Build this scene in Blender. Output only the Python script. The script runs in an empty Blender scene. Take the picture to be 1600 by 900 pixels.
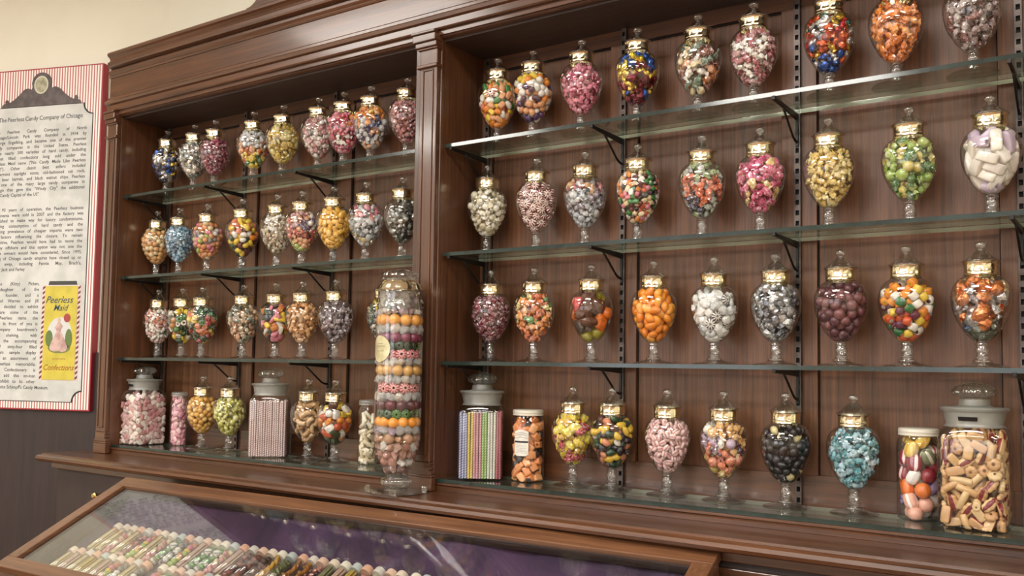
import bpy, bmesh, math, random
import numpy as np
from mathutils import Vector, Matrix, Euler
PI = math.pi
random.seed(7)
rng = np.random.default_rng(11)
SC = bpy.context.scene
COL = SC.collection

# ------------------------------------------------------------------ camera
cam = bpy.data.objects.new('camera', bpy.data.cameras.new('camera'))
COL.objects.link(cam)
cam.location = (2.4311, -2.2093, 1.4896)
cam.rotation_euler = (1.6302, -0.0148, 0.6047)
cam.data.sensor_width = 36.0
cam.data.lens = 1437.0 / 1600 * 36.0
cam.data.shift_y = 36.4 / 1600
cam.data.clip_start = 0.05
SC.camera = cam

# ------------------------------------------------------------------ world, exposure
w = bpy.data.worlds.new('world'); SC.world = w; w.use_nodes = True
w.node_tree.nodes['Background'].inputs[0].default_value = (0.9, 0.92, 1.0, 1)
w.node_tree.nodes['Background'].inputs[1].default_value = 0.25
SC.view_settings.view_transform = 'Standard'
SC.view_settings.look = 'None'
SC.view_settings.gamma = 1.0
SC.view_settings.use_curve_mapping = False
SC.view_settings.exposure = 0.30
SC.cycles.transparent_max_bounces = 40
SC.cycles.max_bounces = 14
SC.cycles.transmission_bounces = 10
SC.cycles.glossy_bounces = 6
SC.cycles.diffuse_bounces = 4
SC.cycles.sample_clamp_indirect = 6.0

# ------------------------------------------------------------------ ceiling lamps (troffers): x, y, power
CEIL = 3.35
LAMPS = [(-0.9, -1.9, 22), (1.5, -1.9, 30), (3.6, -1.9, 24),
         (-2.0, -3.9, 62), (0.6, -4.0, 62), (3.2, -4.0, 54),
         (-1.6, -6.2, 26), (1.2, -6.2, 26), (4.0, -6.2, 20)]

def area(x, y, z, sx, sy, power, col=(1, .965, .90), rot=(0, 0, 0), name='ceiling_lamp_light'):
    l = bpy.data.lights.new(name, 'AREA'); l.shape = 'RECTANGLE'; l.size = sx; l.size_y = sy
    l.energy = power; l.color = col
    o = bpy.data.objects.new(name, l); COL.objects.link(o); o.location = (x, y, z); o.rotation_euler = rot
    return o
for x, y, pw in LAMPS:
    area(x, y, CEIL - .03, 1.15, .55, pw)
# daylight through the two shop windows behind the camera: x centre, width, height, power
WINS = [(-2.2, 2.6, 1.7, 22), (1.6, 2.6, 1.7, 12)]
for x, ww, hh, pw in WINS:
    area(x, -8.02, 1.95, ww, hh, pw, (.93, .96, 1.0), (PI / 2, 0, 0), 'shop_window_daylight')

# ------------------------------------------------------------------ helpers
def srgb(r, g, b):
    f = lambda c: (c / 255 / 12.92) if c / 255 <= .04045 else ((c / 255 + .055) / 1.055) ** 2.4
    return (f(r), f(g), f(b), 1)

def nmat(name):
    m = bpy.data.materials.new(name); m.use_nodes = True
    nt = m.node_tree; nt.nodes.clear()
    out = nt.nodes.new('ShaderNodeOutputMaterial')
    return m, nt, out

def pmat(name, col, rough=.5, metal=0., coat=0., noise=None, nscale=40, trans=0., ior=1.5, bump=0., bscale=60, coatr=.08, spec=.5, dist=0., lo=.4, hi=.62):
    m, nt, out = nmat(name)
    p = nt.nodes.new('ShaderNodeBsdfPrincipled')
    p.inputs['Base Color'].default_value = col
    p.inputs['Roughness'].default_value = rough
    p.inputs['Metallic'].default_value = metal
    p.inputs['Coat Weight'].default_value = coat
    p.inputs['Coat Roughness'].default_value = coatr
    p.inputs['Transmission Weight'].default_value = trans
    p.inputs['IOR'].default_value = ior
    p.inputs['Specular IOR Level'].default_value = spec
    nt.links.new(p.outputs[0], out.inputs[0])
    if noise is not None or bump:
        tc = nt.nodes.new('ShaderNodeTexCoord')
        n = nt.nodes.new('ShaderNodeTexNoise'); n.inputs['Scale'].default_value = nscale
        n.inputs['Detail'].default_value = 4; n.inputs['Distortion'].default_value = dist
        nt.links.new(tc.outputs['Object'], n.inputs['Vector'])
        if noise is not None:
            r = nt.nodes.new('ShaderNodeMix'); r.data_type = 'RGBA'
            r.inputs['A'].default_value = col; r.inputs['B'].default_value = noise
            mr = nt.nodes.new('ShaderNodeMapRange'); mr.inputs[1].default_value = lo; mr.inputs[2].default_value = hi
            nt.links.new(n.outputs['Fac'], mr.inputs[0]); nt.links.new(mr.outputs[0], r.inputs['Factor'])
            nt.links.new(r.outputs['Result'], p.inputs['Base Color'])
        if bump:
            n2 = nt.nodes.new('ShaderNodeTexNoise'); n2.inputs['Scale'].default_value = bscale
            nt.links.new(tc.outputs['Object'], n2.inputs['Vector'])
            b = nt.nodes.new('ShaderNodeBump'); b.inputs['Strength'].default_value = bump; b.inputs['Distance'].default_value = .002
            nt.links.new(n2.outputs['Fac'], b.inputs['Height']); nt.links.new(b.outputs[0], p.inputs['Normal'])
    return m

def wood(name, c1, c2, axis, rough=.34, coat=.42, fine=1.5):
    """grain runs along axis (0,1,2)"""
    m, nt, out = nmat(name)
    p = nt.nodes.new('ShaderNodeBsdfPrincipled')
    p.inputs['Coat Weight'].default_value = coat; p.inputs['Coat Roughness'].default_value = .13
    tc = nt.nodes.new('ShaderNodeTexCoord')
    mp = nt.nodes.new('ShaderNodeMapping')
    s = [26 * fine] * 3; s[axis] = 1.3
    mp.inputs['Scale'].default_value = s
    nt.links.new(tc.outputs['Object'], mp.inputs['Vector'])
    n = nt.nodes.new('ShaderNodeTexNoise'); n.inputs['Scale'].default_value = 1.6; n.inputs['Detail'].default_value = 8
    n.inputs['Roughness'].default_value = .68; n.inputs['Distortion'].default_value = .6
    nt.links.new(mp.outputs[0], n.inputs['Vector'])
    n2 = nt.nodes.new('ShaderNodeTexNoise'); n2.inputs['Scale'].default_value = 2.2; n2.inputs['Detail'].default_value = 2
    nt.links.new(tc.outputs['Object'], n2.inputs['Vector'])
    mp3 = nt.nodes.new('ShaderNodeMapping'); s3 = [420.0] * 3; s3[axis] = 14
    mp3.inputs['Scale'].default_value = s3; nt.links.new(tc.outputs['Object'], mp3.inputs['Vector'])
    n3 = nt.nodes.new('ShaderNodeTexNoise'); n3.inputs['Scale'].default_value = 1; n3.inputs['Detail'].default_value = 2
    nt.links.new(mp3.outputs[0], n3.inputs['Vector'])
    a = nt.nodes.new('ShaderNodeMath'); a.operation = 'MULTIPLY_ADD'; a.inputs[1].default_value = .45
    nt.links.new(n2.outputs['Fac'], a.inputs[0]); nt.links.new(n.outputs['Fac'], a.inputs[2])
    a2 = nt.nodes.new('ShaderNodeMath'); a2.operation = 'MULTIPLY_ADD'; a2.inputs[1].default_value = .35
    nt.links.new(n3.outputs['Fac'], a2.inputs[0]); nt.links.new(a.outputs[0], a2.inputs[2])
    mr = nt.nodes.new('ShaderNodeMapRange'); mr.inputs[1].default_value = .62; mr.inputs[2].default_value = 1.18
    nt.links.new(a2.outputs[0], mr.inputs[0])
    mx = nt.nodes.new('ShaderNodeMix'); mx.data_type = 'RGBA'; mx.inputs['A'].default_value = c1; mx.inputs['B'].default_value = c2
    nt.links.new(mr.outputs[0], mx.inputs['Factor']); nt.links.new(mx.outputs['Result'], p.inputs['Base Color'])
    p.inputs['Roughness'].default_value = rough
    b = nt.nodes.new('ShaderNodeBump'); b.inputs['Strength'].default_value = .12; b.inputs['Distance'].default_value = .001
    nt.links.new(n.outputs['Fac'], b.inputs['Height']); nt.links.new(b.outputs[0], p.inputs['Normal'])
    nt.links.new(p.outputs[0], out.inputs[0])
    return m

def thin_glass(name, tint=(.97, .98, .97), f0=.05, veil=0., veilcol=(.6, .6, .55), rough=.015, power=4.0, rim=.9, bump=0.):
    m, nt, out = nmat(name)
    t = nt.nodes.new('ShaderNodeBsdfTransparent'); t.inputs[0].default_value = (*tint, 1)
    g = nt.nodes.new('ShaderNodeBsdfGlossy'); g.inputs['Roughness'].default_value = rough
    lw = nt.nodes.new('ShaderNodeLayerWeight'); lw.inputs['Blend'].default_value = .5
    pw = nt.nodes.new('ShaderNodeMath'); pw.operation = 'POWER'; pw.inputs[1].default_value = power
    nt.links.new(lw.outputs['Facing'], pw.inputs[0])
    ma = nt.nodes.new('ShaderNodeMath'); ma.operation = 'MULTIPLY_ADD'; ma.inputs[1].default_value = rim; ma.inputs[2].default_value = f0
    nt.links.new(pw.outputs[0], ma.inputs[0])
    base = t.outputs[0]
    if bump:
        tc = nt.nodes.new('ShaderNodeTexCoord'); n2 = nt.nodes.new('ShaderNodeTexNoise'); n2.inputs['Scale'].default_value = 70
        nt.links.new(tc.outputs['Object'], n2.inputs['Vector'])
        b = nt.nodes.new('ShaderNodeBump'); b.inputs['Strength'].default_value = bump; b.inputs['Distance'].default_value = .004
        nt.links.new(n2.outputs['Fac'], b.inputs['Height']); nt.links.new(b.outputs[0], g.inputs['Normal']); nt.links.new(b.outputs[0], lw.inputs['Normal'])
    if veil:
        d = nt.nodes.new('ShaderNodeBsdfDiffuse'); d.inputs[0].default_value = (*veilcol, 1)
        mv = nt.nodes.new('ShaderNodeMixShader'); mv.inputs[0].default_value = veil
        nt.links.new(t.outputs[0], mv.inputs[1]); nt.links.new(d.outputs[0], mv.inputs[2]); base = mv.outputs[0]
    mx = nt.nodes.new('ShaderNodeMixShader')
    nt.links.new(ma.outputs[0], mx.inputs[0]); nt.links.new(base, mx.inputs[1]); nt.links.new(g.outputs[0], mx.inputs[2])
    nt.links.new(mx.outputs[0], out.inputs[0])
    return m

def mesh_obj(name, me, mats, parent=None, loc=None, rot=None, smooth=None):
    for m in (mats if isinstance(mats, (list, tuple)) else [mats]):
        me.materials.append(m)
    o = bpy.data.objects.new(name, me); COL.objects.link(o)
    if parent is not None: o.parent = parent
    if loc is not None: o.location = loc
    if rot is not None: o.rotation_euler = rot
    return o

def new_bm(): return bmesh.new()

def bm_box(bm, x0, x1, y0, y1, z0, z1, bev=0., mi=0):
    vs = [bm.verts.new((x, y, z)) for x in (x0, x1) for y in (y0, y1) for z in (z0, z1)]
    idx = [(0, 1, 3, 2), (4, 6, 7, 5), (0, 4, 5, 1), (2, 3, 7, 6), (0, 2, 6, 4), (1, 5, 7, 3)]
    fs = [bm.faces.new([vs[i] for i in f]) for f in idx]
    for f in fs: f.material_index = mi
    if bev:
        es = list({e for f in fs for e in f.edges})
        r = bmesh.ops.bevel(bm, geom=es, offset=bev, segments=2, affect='EDGES', profile=.5)
        for f in r['faces']: f.material_index = mi

def bm_finish(bm, name, mats, parent=None, smooth=False, loc=None, rot=None):
    bmesh.ops.recalc_face_normals(bm, faces=bm.faces)
    me = bpy.data.meshes.new(name); bm.to_mesh(me); bm.free()
    if smooth: me.polygons.foreach_set('use_smooth', [True] * len(me.polygons))
    return mesh_obj(name, me, mats, parent, loc, rot)

def box(name, x0, x1, y0, y1, z0, z1, mat, parent=None, bev=.002):
    bm = new_bm(); bm_box(bm, x0, x1, y0, y1, z0, z1, bev)
    return bm_finish(bm, name, mat, parent)

def lathe_mesh(name, prof, seg=32, sharp=40, wob=None):
    """prof: list of (r, z). returns mesh, smooth shaded"""
    bm = new_bm(); rings = []
    for r, z in prof:
        if r < 1e-6: rings.append([bm.verts.new((0, 0, z))])
        else: rings.append([bm.verts.new((r * (wob(2 * PI * k / seg, z) if wob else 1) * math.cos(2 * PI * k / seg),
                                          r * (wob(2 * PI * k / seg, z) if wob else 1) * math.sin(2 * PI * k / seg), z)) for k in range(seg)])
    for a, b in zip(rings[:-1], rings[1:]):
        if len(a) == 1 and len(b) == 1: continue
        for k in range(seg):
            k2 = (k + 1) % seg
            if len(a) == 1: bm.faces.new((a[0], b[k2], b[k]))
            elif len(b) == 1: bm.faces.new((a[k], a[k2], b[0]))
            else: bm.faces.new((a[k], a[k2], b[k2], b[k]))
    me = bpy.data.meshes.new(name)
    bmesh.ops.recalc_face_normals(bm, faces=bm.faces)
    bm.to_mesh(me); bm.free()
    me.polygons.foreach_set('use_smooth', [True] * len(me.polygons))
    if sharp: me.set_sharp_from_angle(angle=math.radians(sharp))
    return me

def sweep_profile(name, prof, x0, x1, mat, parent=None, axis='x', cap=True, bev=0):
    """prof: closed list of (y, z) extruded along x"""
    bm = new_bm()
    a = [bm.verts.new((x0, y, z)) for y, z in prof]; b = [bm.verts.new((x1, y, z)) for y, z in prof]
    n = len(prof)
    for i in range(n):
        j = (i + 1) % n
        bm.faces.new((a[i], a[j], b[j], b[i]))
    bm.faces.new(a[::-1]); bm.faces.new(b)
    return bm_finish(bm, name, mat, parent)

def empty(name, loc=(0, 0, 0), rz=0.):
    o = bpy.data.objects.new(name, None); COL.objects.link(o); o.location = loc; o.rotation_euler = (0, 0, rz)
    o.empty_display_size = .05
    return o

def tag(o, label, cat, group=None, kind=None):
    o['label'] = label; o['category'] = cat
    if group: o['group'] = group
    if kind: o['kind'] = kind
    return o

def struct(o):
    o['kind'] = 'structure'; return o

# ------------------------------------------------------------------ materials
W1, W2 = srgb(44, 26, 17), srgb(108, 67, 41)
WOODX = wood('mahogany_grain_x', W1, W2, 0)
WOODY = wood('mahogany_grain_y', W1, W2, 1)
WOODZ = wood('mahogany_grain_z', W1, W2, 2)
PANEL = wood('mahogany_panel', srgb(56, 34, 22), srgb(128, 83, 53), 2, rough=.45, coat=.05, fine=2.2)
SOFT = wood('dark_soffit_wood', srgb(46, 36, 33), srgb(72, 56, 50), 0, rough=.5, coat=.1)
OAK = wood('case_rail_wood', srgb(66, 40, 26), srgb(128, 86, 57), 0, rough=.34, coat=.3)
DARKW = wood('wainscot_wood', srgb(34, 25, 24), srgb(58, 43, 41), 2, rough=.55, coat=.05, fine=.6)
GAP = pmat('dark_gap', srgb(14, 9, 8), .8)
CREAM = pmat('cream_paint', srgb(234, 231, 214), .75, noise=srgb(230, 226, 208), nscale=3, bump=.05)
WHITEC = pmat('ceiling_paint', srgb(235, 232, 224), .9, noise=srgb(228, 225, 216), nscale=5)
FLOORM = wood('floor_boards', srgb(96, 66, 44), srgb(150, 108, 74), 1, rough=.4, coat=.2)
BLACKM = pmat('black_iron', srgb(20, 17, 17), .42, metal=.3, noise=srgb(32, 28, 26), nscale=60)
STDM = pmat('grey_steel_standard', srgb(96, 86, 82), .42, metal=.6, noise=srgb(72, 64, 60), nscale=30)
GLASS = thin_glass('jar_glass', (.98, .985, .98), f0=.07, power=2.6, rim=.8, rough=.03)
SOLIDG = thin_glass('clear_cut_glass', (.94, .955, .945), f0=.15, power=1.8, rim=.75, rough=.035, bump=.35)
GOLD = pmat('gold_foil_collar', srgb(249, 240, 208), .15, metal=1.0, bump=.25, bscale=90)
SHELFG = thin_glass('shelf_glass', (.86, .90, .86), f0=.06, veil=.045, veilcol=(.52, .54, .47), power=4.5)
EDGEG = pmat('shelf_glass_edge', srgb(38, 52, 47), .16, noise=srgb(26, 38, 34), nscale=14, coat=.25)
EDGEB = pmat('shelf_back_edge', srgb(236, 236, 220), .2, noise=srgb(246, 244, 230), nscale=10, coat=.6)  # bright line along the back edge is put into the near-white colour
FROST = thin_glass('ground_glass', (.80, .82, .80), f0=.10, veil=.22, veilcol=(.62, .62, .58), rough=.35, power=3, rim=.4)
CASEG = thin_glass('case_glass', (.95, .96, .95), f0=.045, power=3.6, rim=.95, rough=.01)
VELVET = pmat('purple_velvet', srgb(70, 46, 78), .9, noise=srgb(50, 32, 58), nscale=9, bump=.6, bscale=26)
BRASS = pmat('brass', srgb(200, 170, 110), .25, metal=1.0)
TIN = pmat('pale_lid_metal', srgb(222, 218, 204), .35, metal=.25, coat=.3)
PAPER = pmat('paper_label', srgb(224, 220, 210), .6, noise=srgb(210, 206, 196), nscale=80)
INK = pmat('black_ink', srgb(40, 38, 40), .6)
BLACKL = pmat('black_label', srgb(16, 15, 16), .4)
LAMPM, _nt, _o = nmat('lamp_diffuser')
_e = _nt.nodes.new('ShaderNodeEmission'); _e.inputs[0].default_value = (1, .96, .9, 1); _e.inputs[1].default_value = 4.0
_nt.links.new(_e.outputs[0], _o.inputs[0])

DAYM, _nt, _o = nmat('daylight_pane')
_e = _nt.nodes.new('ShaderNodeEmission'); _e.inputs[0].default_value = (.93, .96, 1, 1); _e.inputs[1].default_value = 1.6
_nt.links.new(_e.outputs[0], _o.inputs[0])

# ------------------------------------------------------------------ room shell
struct(box('floor', -4.3, 5.6, -8.2, .2, -.05, 0, FLOORM, bev=0))
struct(box('ceiling', -4.3, 5.6, -8.2, .2, CEIL, CEIL + .05, WHITEC, bev=0))
struct(box('wall_back', -1.02, 5.6, .03, .15, 0, CEIL, CREAM, bev=0))
struct(box('wall_right', 5.5, 5.6, -8.2, .1, 0, CEIL, CREAM, bev=0))
struct(box('wall_front', -4.3, 5.6, -8.2, -8.1, 0, CEIL, CREAM, bev=0))
ANG = math.radians(19.5)
WL0 = Vector((-.95, 0.0, 0))
ex_s = Vector((-math.cos(ANG), -math.sin(ANG), 0)); n_s = Vector((math.sin(ANG), -math.cos(ANG), 0))
ROTS = ANG   # local +X of the sign points to the viewer's right
def lw_box(name, u0, u1, d0, d1, z0, z1, mat, parent=None, bev=0.):
    """box on the left wall: u along the wall to the left, d out of the wall"""
    bm = new_bm(); bm_box(bm, -u1, -u0, -d1, -d0, z0, z1, bev)
    return bm_finish(bm, name, mat, parent, loc=None if parent else WL0, rot=None if parent else (0, 0, ROTS))
struct(lw_box('wall_left', -.12, 3.6, -.12, 0, 0, CEIL, CREAM))
wn = lw_box('trim_1', -.02, 3.5, 0, .018, 0.0, 1.52, DARKW, bev=.003); struct(wn)   # wainscot
struct(lw_box('trim_2', .22, 3.5, .018, .034, 1.5, 1.545, DARKW, bev=.003))
for k, (x, ww, hh, pw) in enumerate(WINS):
    fr = struct(box('window_%d' % (k + 1), x - ww / 2 - .08, x + ww / 2 + .08, -8.10, -8.07, 1.95 - hh / 2 - .08, 1.95 + hh / 2 + .08, CREAM))
    box('pane', x - ww / 2, x + ww / 2, -8.07, -8.05, 1.95 - hh / 2, 1.95 + hh / 2, DAYM, fr, bev=0)
    for q in (-.5, 0, .5): box('mullion', x + q * ww - .025, x + q * ww + .025, -8.05, -8.03, 1.95 - hh / 2, 1.95 + hh / 2, CREAM, fr)
wl2 = struct(box('wall_left_far', -4.3, -4.2, -8.2, -1.2, 0, CEIL, CREAM, bev=0)); wl2.name = 'wall_side'

# ceiling troffers as things
for x, y, pw in LAMPS:
    t = empty('ceiling_light', (x, y, CEIL))
    bm = new_bm()
    for a in ((-.62, -.58, -.31, .31), (.58, .62, -.31, .31), (-.58, .58, -.31, -.28), (-.58, .58, .28, .31)):
        bm_box(bm, a[0], a[1], a[2], a[3], -.04, -.001, 0)
    bm_finish(bm, 'frame', TIN, t)
    box('diffuser', -.58, .58, -.28, .28, -.012, -.006, LAMPM, t, bev=0)
    tag(t, 'white rectangular ceiling light panel above the shop floor', 'ceiling light', 'ceiling lights')

# ------------------------------------------------------------------ the cabinet
XL, XM0, XM1, XR = -.860, .690, .7816, 3.0
ZC = 1.139; ZS = [2.1213, 1.8088, 1.5, 1.1721]; GT = .010
SOFZ = 2.418
cab = empty('display_cabinet', (0, 0, ZC))
tag(cab, 'tall built-in mahogany display cabinet with two bays of glass shelves', 'cabinet')
cab.location = (0, 0, 0)
CY = -.20     # casing front plane
# back panels: a solid sheet, stiles and rails proud of it
def back_bay(x0, x1, stds, mid):
    box('back_panel', x0, x1, .012, .028, 1.14, SOFZ + .03, PANEL, cab, bev=0)
    box('back_rail', x0, x1, .000, .014, 2.378, SOFZ + .03, WOODX, cab, bev=.0008)
    box('back_rail', x0, x1, .000, .014, 1.14, 1.2425, WOODX, cab, bev=.0008)
    for a, b in mid:
        box('back_stile', a, b, .0005, .0145, 1.2425, 2.378, PANEL, cab, bev=.0008)
    for a, b in mid:
        for s in (a - .0015, b + .0015):
            box('panel_shadow_gap', s - .001, s + .001, .008, .0115, 1.243, 2.3775, GAP, cab, bev=0)
    box('panel_shadow_gap', x0, x1, .008, .0115, 2.3745, 2.378, GAP, cab, bev=0)
back_bay(-.80, XM0, [], [(-.80, -.765), (-.355, -.243), (.118, .234), (.60, XM0)])
back_bay(XM1, XR, [], [(XM1, .818), (1.222, 1.306), (1.70, 1.785), (2.175, 2.262), (2.65, 2.74)])
# interior side walls
def sidewall(x0, x1, nm='side_panel'):
    box(nm, x0, x1, -.19, .012, 1.14, SOFZ + .02, WOODZ, cab)
sidewall(-.832, -.80); sidewall(XM0, XM1); sidewall(XR, XR + .03)
box('outer_side', -.860, -.835, -.18, .028, 1.139, 2.6, WOODZ, cab)
box('soffit', -.83, XR + .03, -.19, .028, SOFZ, SOFZ + .02, SOFT, cab, bev=0)
# pilasters
def pilaster(x0, x1, c0, c1, lm=1.):
    """x0..x1 pilaster face, c0..c1 the casing behind it"""
    g = empty('pilaster', (0, 0, 0)); g.parent = cab
    box('casing', c0, c1, CY, -.185, 1.139, 2.44, WOODZ, g, bev=.003)
    box('shaft', x0, x1, -.218, CY, 1.215, 2.41, WOODZ, g, bev=.003)
    bm = new_bm(); a, b = x0 + .012, x1 - .012     # raised bead panel on the face
    for q in ((a, a + .004, 1.235, 2.335), (b - .004, b, 1.235, 2.335)):
        bm_box(bm, q[0], q[1], -.2215, -.217, q[2], q[3], .0012)
    for q in (1.235, 2.331): bm_box(bm, a, b, -.2215, -.217, q, q + .004, .0012)
    bm_finish(bm, 'bead', WOODZ, g)
    bm = new_bm()
    for dz0, dz1, e in ((2.393, 2.399, .006), (2.399, 2.414, .011), (2.414, 2.436, .017), (2.436, 2.444, .021)):
        bm_box(bm, x0 - min(e, lm), x1 + min(e, .004), -.218 - e, CY, dz0, dz1, .0025)
    bm_finish(bm, 'capital', WOODX, g)
    box('neck_ring', x0 - min(.008, lm), x1 + .004, -.226, CY, 2.340, 2.350, WOODX, g, bev=.0025)
    bm = new_bm()
    for dz0, dz1, e in ((1.1395, 1.176, .014), (1.176, 1.183, .011), (1.183, 1.194, .007), (1.198, 1.203, .004), (1.211, 1.217, .003)):
        bm_box(bm, x0 - min(e, lm * 2), x1 + min(e, .010), -.216 - e * .3, CY, dz0, dz1, .002)
    bm_box(bm, x0, x1, -.218, CY, 1.19, 1.22, 0)
    bm_finish(bm, 'base', WOODX, g)
pilaster(.7165, .7800, XM0 - .004, XM1 + .001)
pilaster(-.862, -.8005, -.862, -.800, .004)
# entablature: frieze, mouldings, crown
def prof(nm, pts, x0=XL, x1=XR + .1, mat=None):
    return sweep_profile(nm, pts, x0, x1, mat or WOODX, cab)
prof('frieze', [(-.185, 2.43), (-.216, 2.43), (-.216, 2.615), (-.185, 2.615)])
prof('lower_moulding', [(-.19, 2.444), (-.225, 2.444), (-.228, 2.448), (-.228, 2.466), (-.236, 2.470), (-.238, 2.480), (-.231, 2.486), (-.224, 2.490),
                        (-.224, 2.498), (-.219, 2.503), (-.19, 2.503)])
prof('opening_bead', [(-.17, 2.424), (-.205, 2.424), (-.209, 2.427), (-.209, 2.432), (-.20, 2.436), (-.17, 2.436)], x0=-.80)
prof('upper_moulding', [(-.19, 2.578), (-.219, 2.578), (-.222, 2.583), (-.220, 2.588), (-.226, 2.596), (-.226, 2.604), (-.19, 2.604)])
prof('crown', [(-.10, 2.612), (-.226, 2.612), (-.236, 2.616), (-.238, 2.622), (-.238, 2.634), (-.230, 2.640), (-.228, 2.648), (-.234, 2.655),
               (-.241, 2.660), (-.241, 2.668), (-.236, 2.674), (-.10, 2.674)], x0=-.848)
prof('top_board', [(.028, 2.60), (-.10, 2.60), (-.10, 2.668), (.028, 2.668)])
# pediment crest board, rising to the right with a concave start
bm = new_bm()
pts = [(-.05, 2.674), (-.05, 2.682)]
for k in range(9):
    a = k / 8 * PI / 2
    pts.append((-.05 + .07 * math.sin(a), 2.682 + .07 * (1 - math.cos(a))))
pts += [(.10, 2.768), (.5, 2.83), (1.0, 2.88), (2.0, 2.92), (XR + .1, 2.93), (XR + .1, 2.674)]
va = [bm.verts.new((x, -.228, z)) for x, z in pts]; vb = [bm.verts.new((x, -.200, z)) for x, z in pts]
bm.faces.new(va); bm.faces.new(vb[::-1])
for i in range(len(pts)):
    j = (i + 1) % len(pts); bm.faces.new((va[i], vb[i], vb[j], va[j]))
bm_finish(bm, 'crest_board', WOODX, cab)
# ledge under the lowest glass shelf
prof('ledge', [(.028, 1.139), (-.192, 1.139), (-.192, 1.150), (-.188, 1.153), (-.192, 1.156), (-.192, 1.1615), (.028, 1.1615)], x0=-.80)

# counter
ct = tag(empty('countertop', (1.0, -.28, 1.11)), 'long glossy mahogany counter ledge running below the cabinet shelves', 'countertop')
cpr = [(.028, 1.1385), (-.352, 1.1385), (-.356, 1.1335), (-.366, 1.1340), (-.376, 1.130), (-.380, 1.122), (-.376, 1.114), (-.366, 1.110), (-.34, 1.108), (.028, 1.108)]
o = sweep_profile('top_board', [(y + .28, z - 1.11) for y, z in cpr], -.985 - 1.0, XR + .1 - 1.0, WOODX, ct)
# base cabinet
bc = tag(empty('base_cabinet', (1, -.15, 0)), 'dark mahogany base cabinet with framed panels beneath the counter ledge', 'cabinet')
def bcb(nm, x0, x1, y0, y1, z0, z1, m, bev=.002):
    return box(nm, x0 - 1, x1 - 1, y0 + .15, y1 + .15, z0, z1, m, bc, bev)
bcb('carcass', -.94, XR + .1, -.315, .02, .0, 1.107, DARKW)
bcb('cove_moulding', -.95, XR + .1, -.335, -.315, 1.086, 1.107, WOODX)
bcb('frame_rail', .12, XR + .1, -.326, -.315, 1.03, 1.07, WOODX)
bcb('frame_rail', .12, XR + .1, -.326, -.315, .1, .2, WOODX)
for k in range(2, 8):
    x = -.94 + k * .53
    bcb('frame_stile', x, x + .06, -.326, -.315, .2, 1.03, WOODZ)
    if k < 7: bcb('drawer_front', x + .09, x + .50, -.324, -.315, .93, 1.01, WOODX, .004)
pl = lathe_mesh('drawer_knob', [(0, 0), (.006, 0), (.005, .012), (.011, .02), (.012, .027), (.008, .032), (0, .033)], 16)
o = mesh_obj('drawer_knob', pl, BRASS, bc, (-.635 - 1, -.324 + .15, 1.012), (PI / 2, 0, 0))
bm = new_bm(); bm_box(bm, 0, .055, -.004, .004, -.003, .003, .002); bm_finish(bm, 'brass_lever', BRASS, bc, loc=(-.635 - 1, -.352 + .15, 1.012), rot=(0, .05, 0))

# ------------------------------------------------------------------ glass shelves
def glass_shelf(x0, x1, zi, label, yb=-.010, yf=-.181):
    z = ZS[zi]
    t = empty('glass_shelf', ((x0 + x1) / 2, -.09, z - GT)); h = (x1 - x0) / 2
    bm = new_bm()
    bm_box(bm, -h, h, yf + .09 + .0006, yb + .09 - .0006, 0, GT, 0)
    # drop the faces that the edge strips cover
    o = bm_finish(bm, 'pane', SHELFG, t)
    bm = new_bm(); bm_box(bm, -h, h, yf + .09, yf + .09 + .0006, 0, GT, 0); bm_finish(bm, 'front_edge', EDGEG, t)
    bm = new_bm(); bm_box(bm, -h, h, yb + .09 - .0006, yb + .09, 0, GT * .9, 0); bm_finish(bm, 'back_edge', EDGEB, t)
    tag(t, label, 'shelf'); return t
names = ['top', 'second', 'third', 'lowest']
BR = {0: (-.798, .688), 1: (.784, 2.98)}
for b, side in ((0, 'left'), (1, 'right')):
    for i in range(4):
        glass_shelf(BR[b][0], BR[b][1], i, 'clear glass shelf of the %s cabinet bay, %s' % (side, ['topmost of the four', 'second one from the top', 'third one from the top, near eye level', 'lowest one, lying on the wooden ledge']
                    [i]), yf=-.181 if i < 3 else -.190)

# slotted standards
STD = {0: [-.775, -.308, .160], 1: [.806, 1.2665, 1.7415, 2.2165, 2.69]}
def standard(x, label):
    t = empty('shelf_standard', (x, -.004, 1.165))
    H = SOFZ - 1.165
    bm = new_bm()
    bm_box(bm, -.0075, -.0042, -.006, .004, 0, H, 0); bm_box(bm, .0042, .0075, -.006, .004, 0, H, 0)
    pitch = .0254; k = 0; z = .012
    bm_box(bm, -.0042, .0042, -.006, -.004, 0, z, 0)
    while z + pitch < H - .005:
        bm_box(bm, -.0042, .0042, -.006, -.004, z + .012, z + pitch, 0); z += pitch
    bm_box(bm, -.0042, .0042, -.006, -.004, z + .012, H, 0)
    bm_finish(bm, 'channel', STDM, t)
    box('slot_backing', -.0042, .0042, .001, .003, 0, H, GAP, t, bev=0)
    tag(t, label, 'shelf standard'); return t
lb = {0: ['by the left bay corner', 'in the left half of the left bay', 'in the right half of the left bay'],
      1: ['by the middle pilaster corner of the right bay', 'second from the pilaster in the right bay', 'third from the pilaster in the right bay, behind the spoked mint jar row', 'at the right edge of the picture', 'beyond the right edge of the picture']}
lb[1][2] = 'third from the pilaster in the right bay'
for b in (0, 1):
    for x, l in zip(STD[b], lb[b]): standard(x, 'slotted grey steel shelf standard ' + l)

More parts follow.
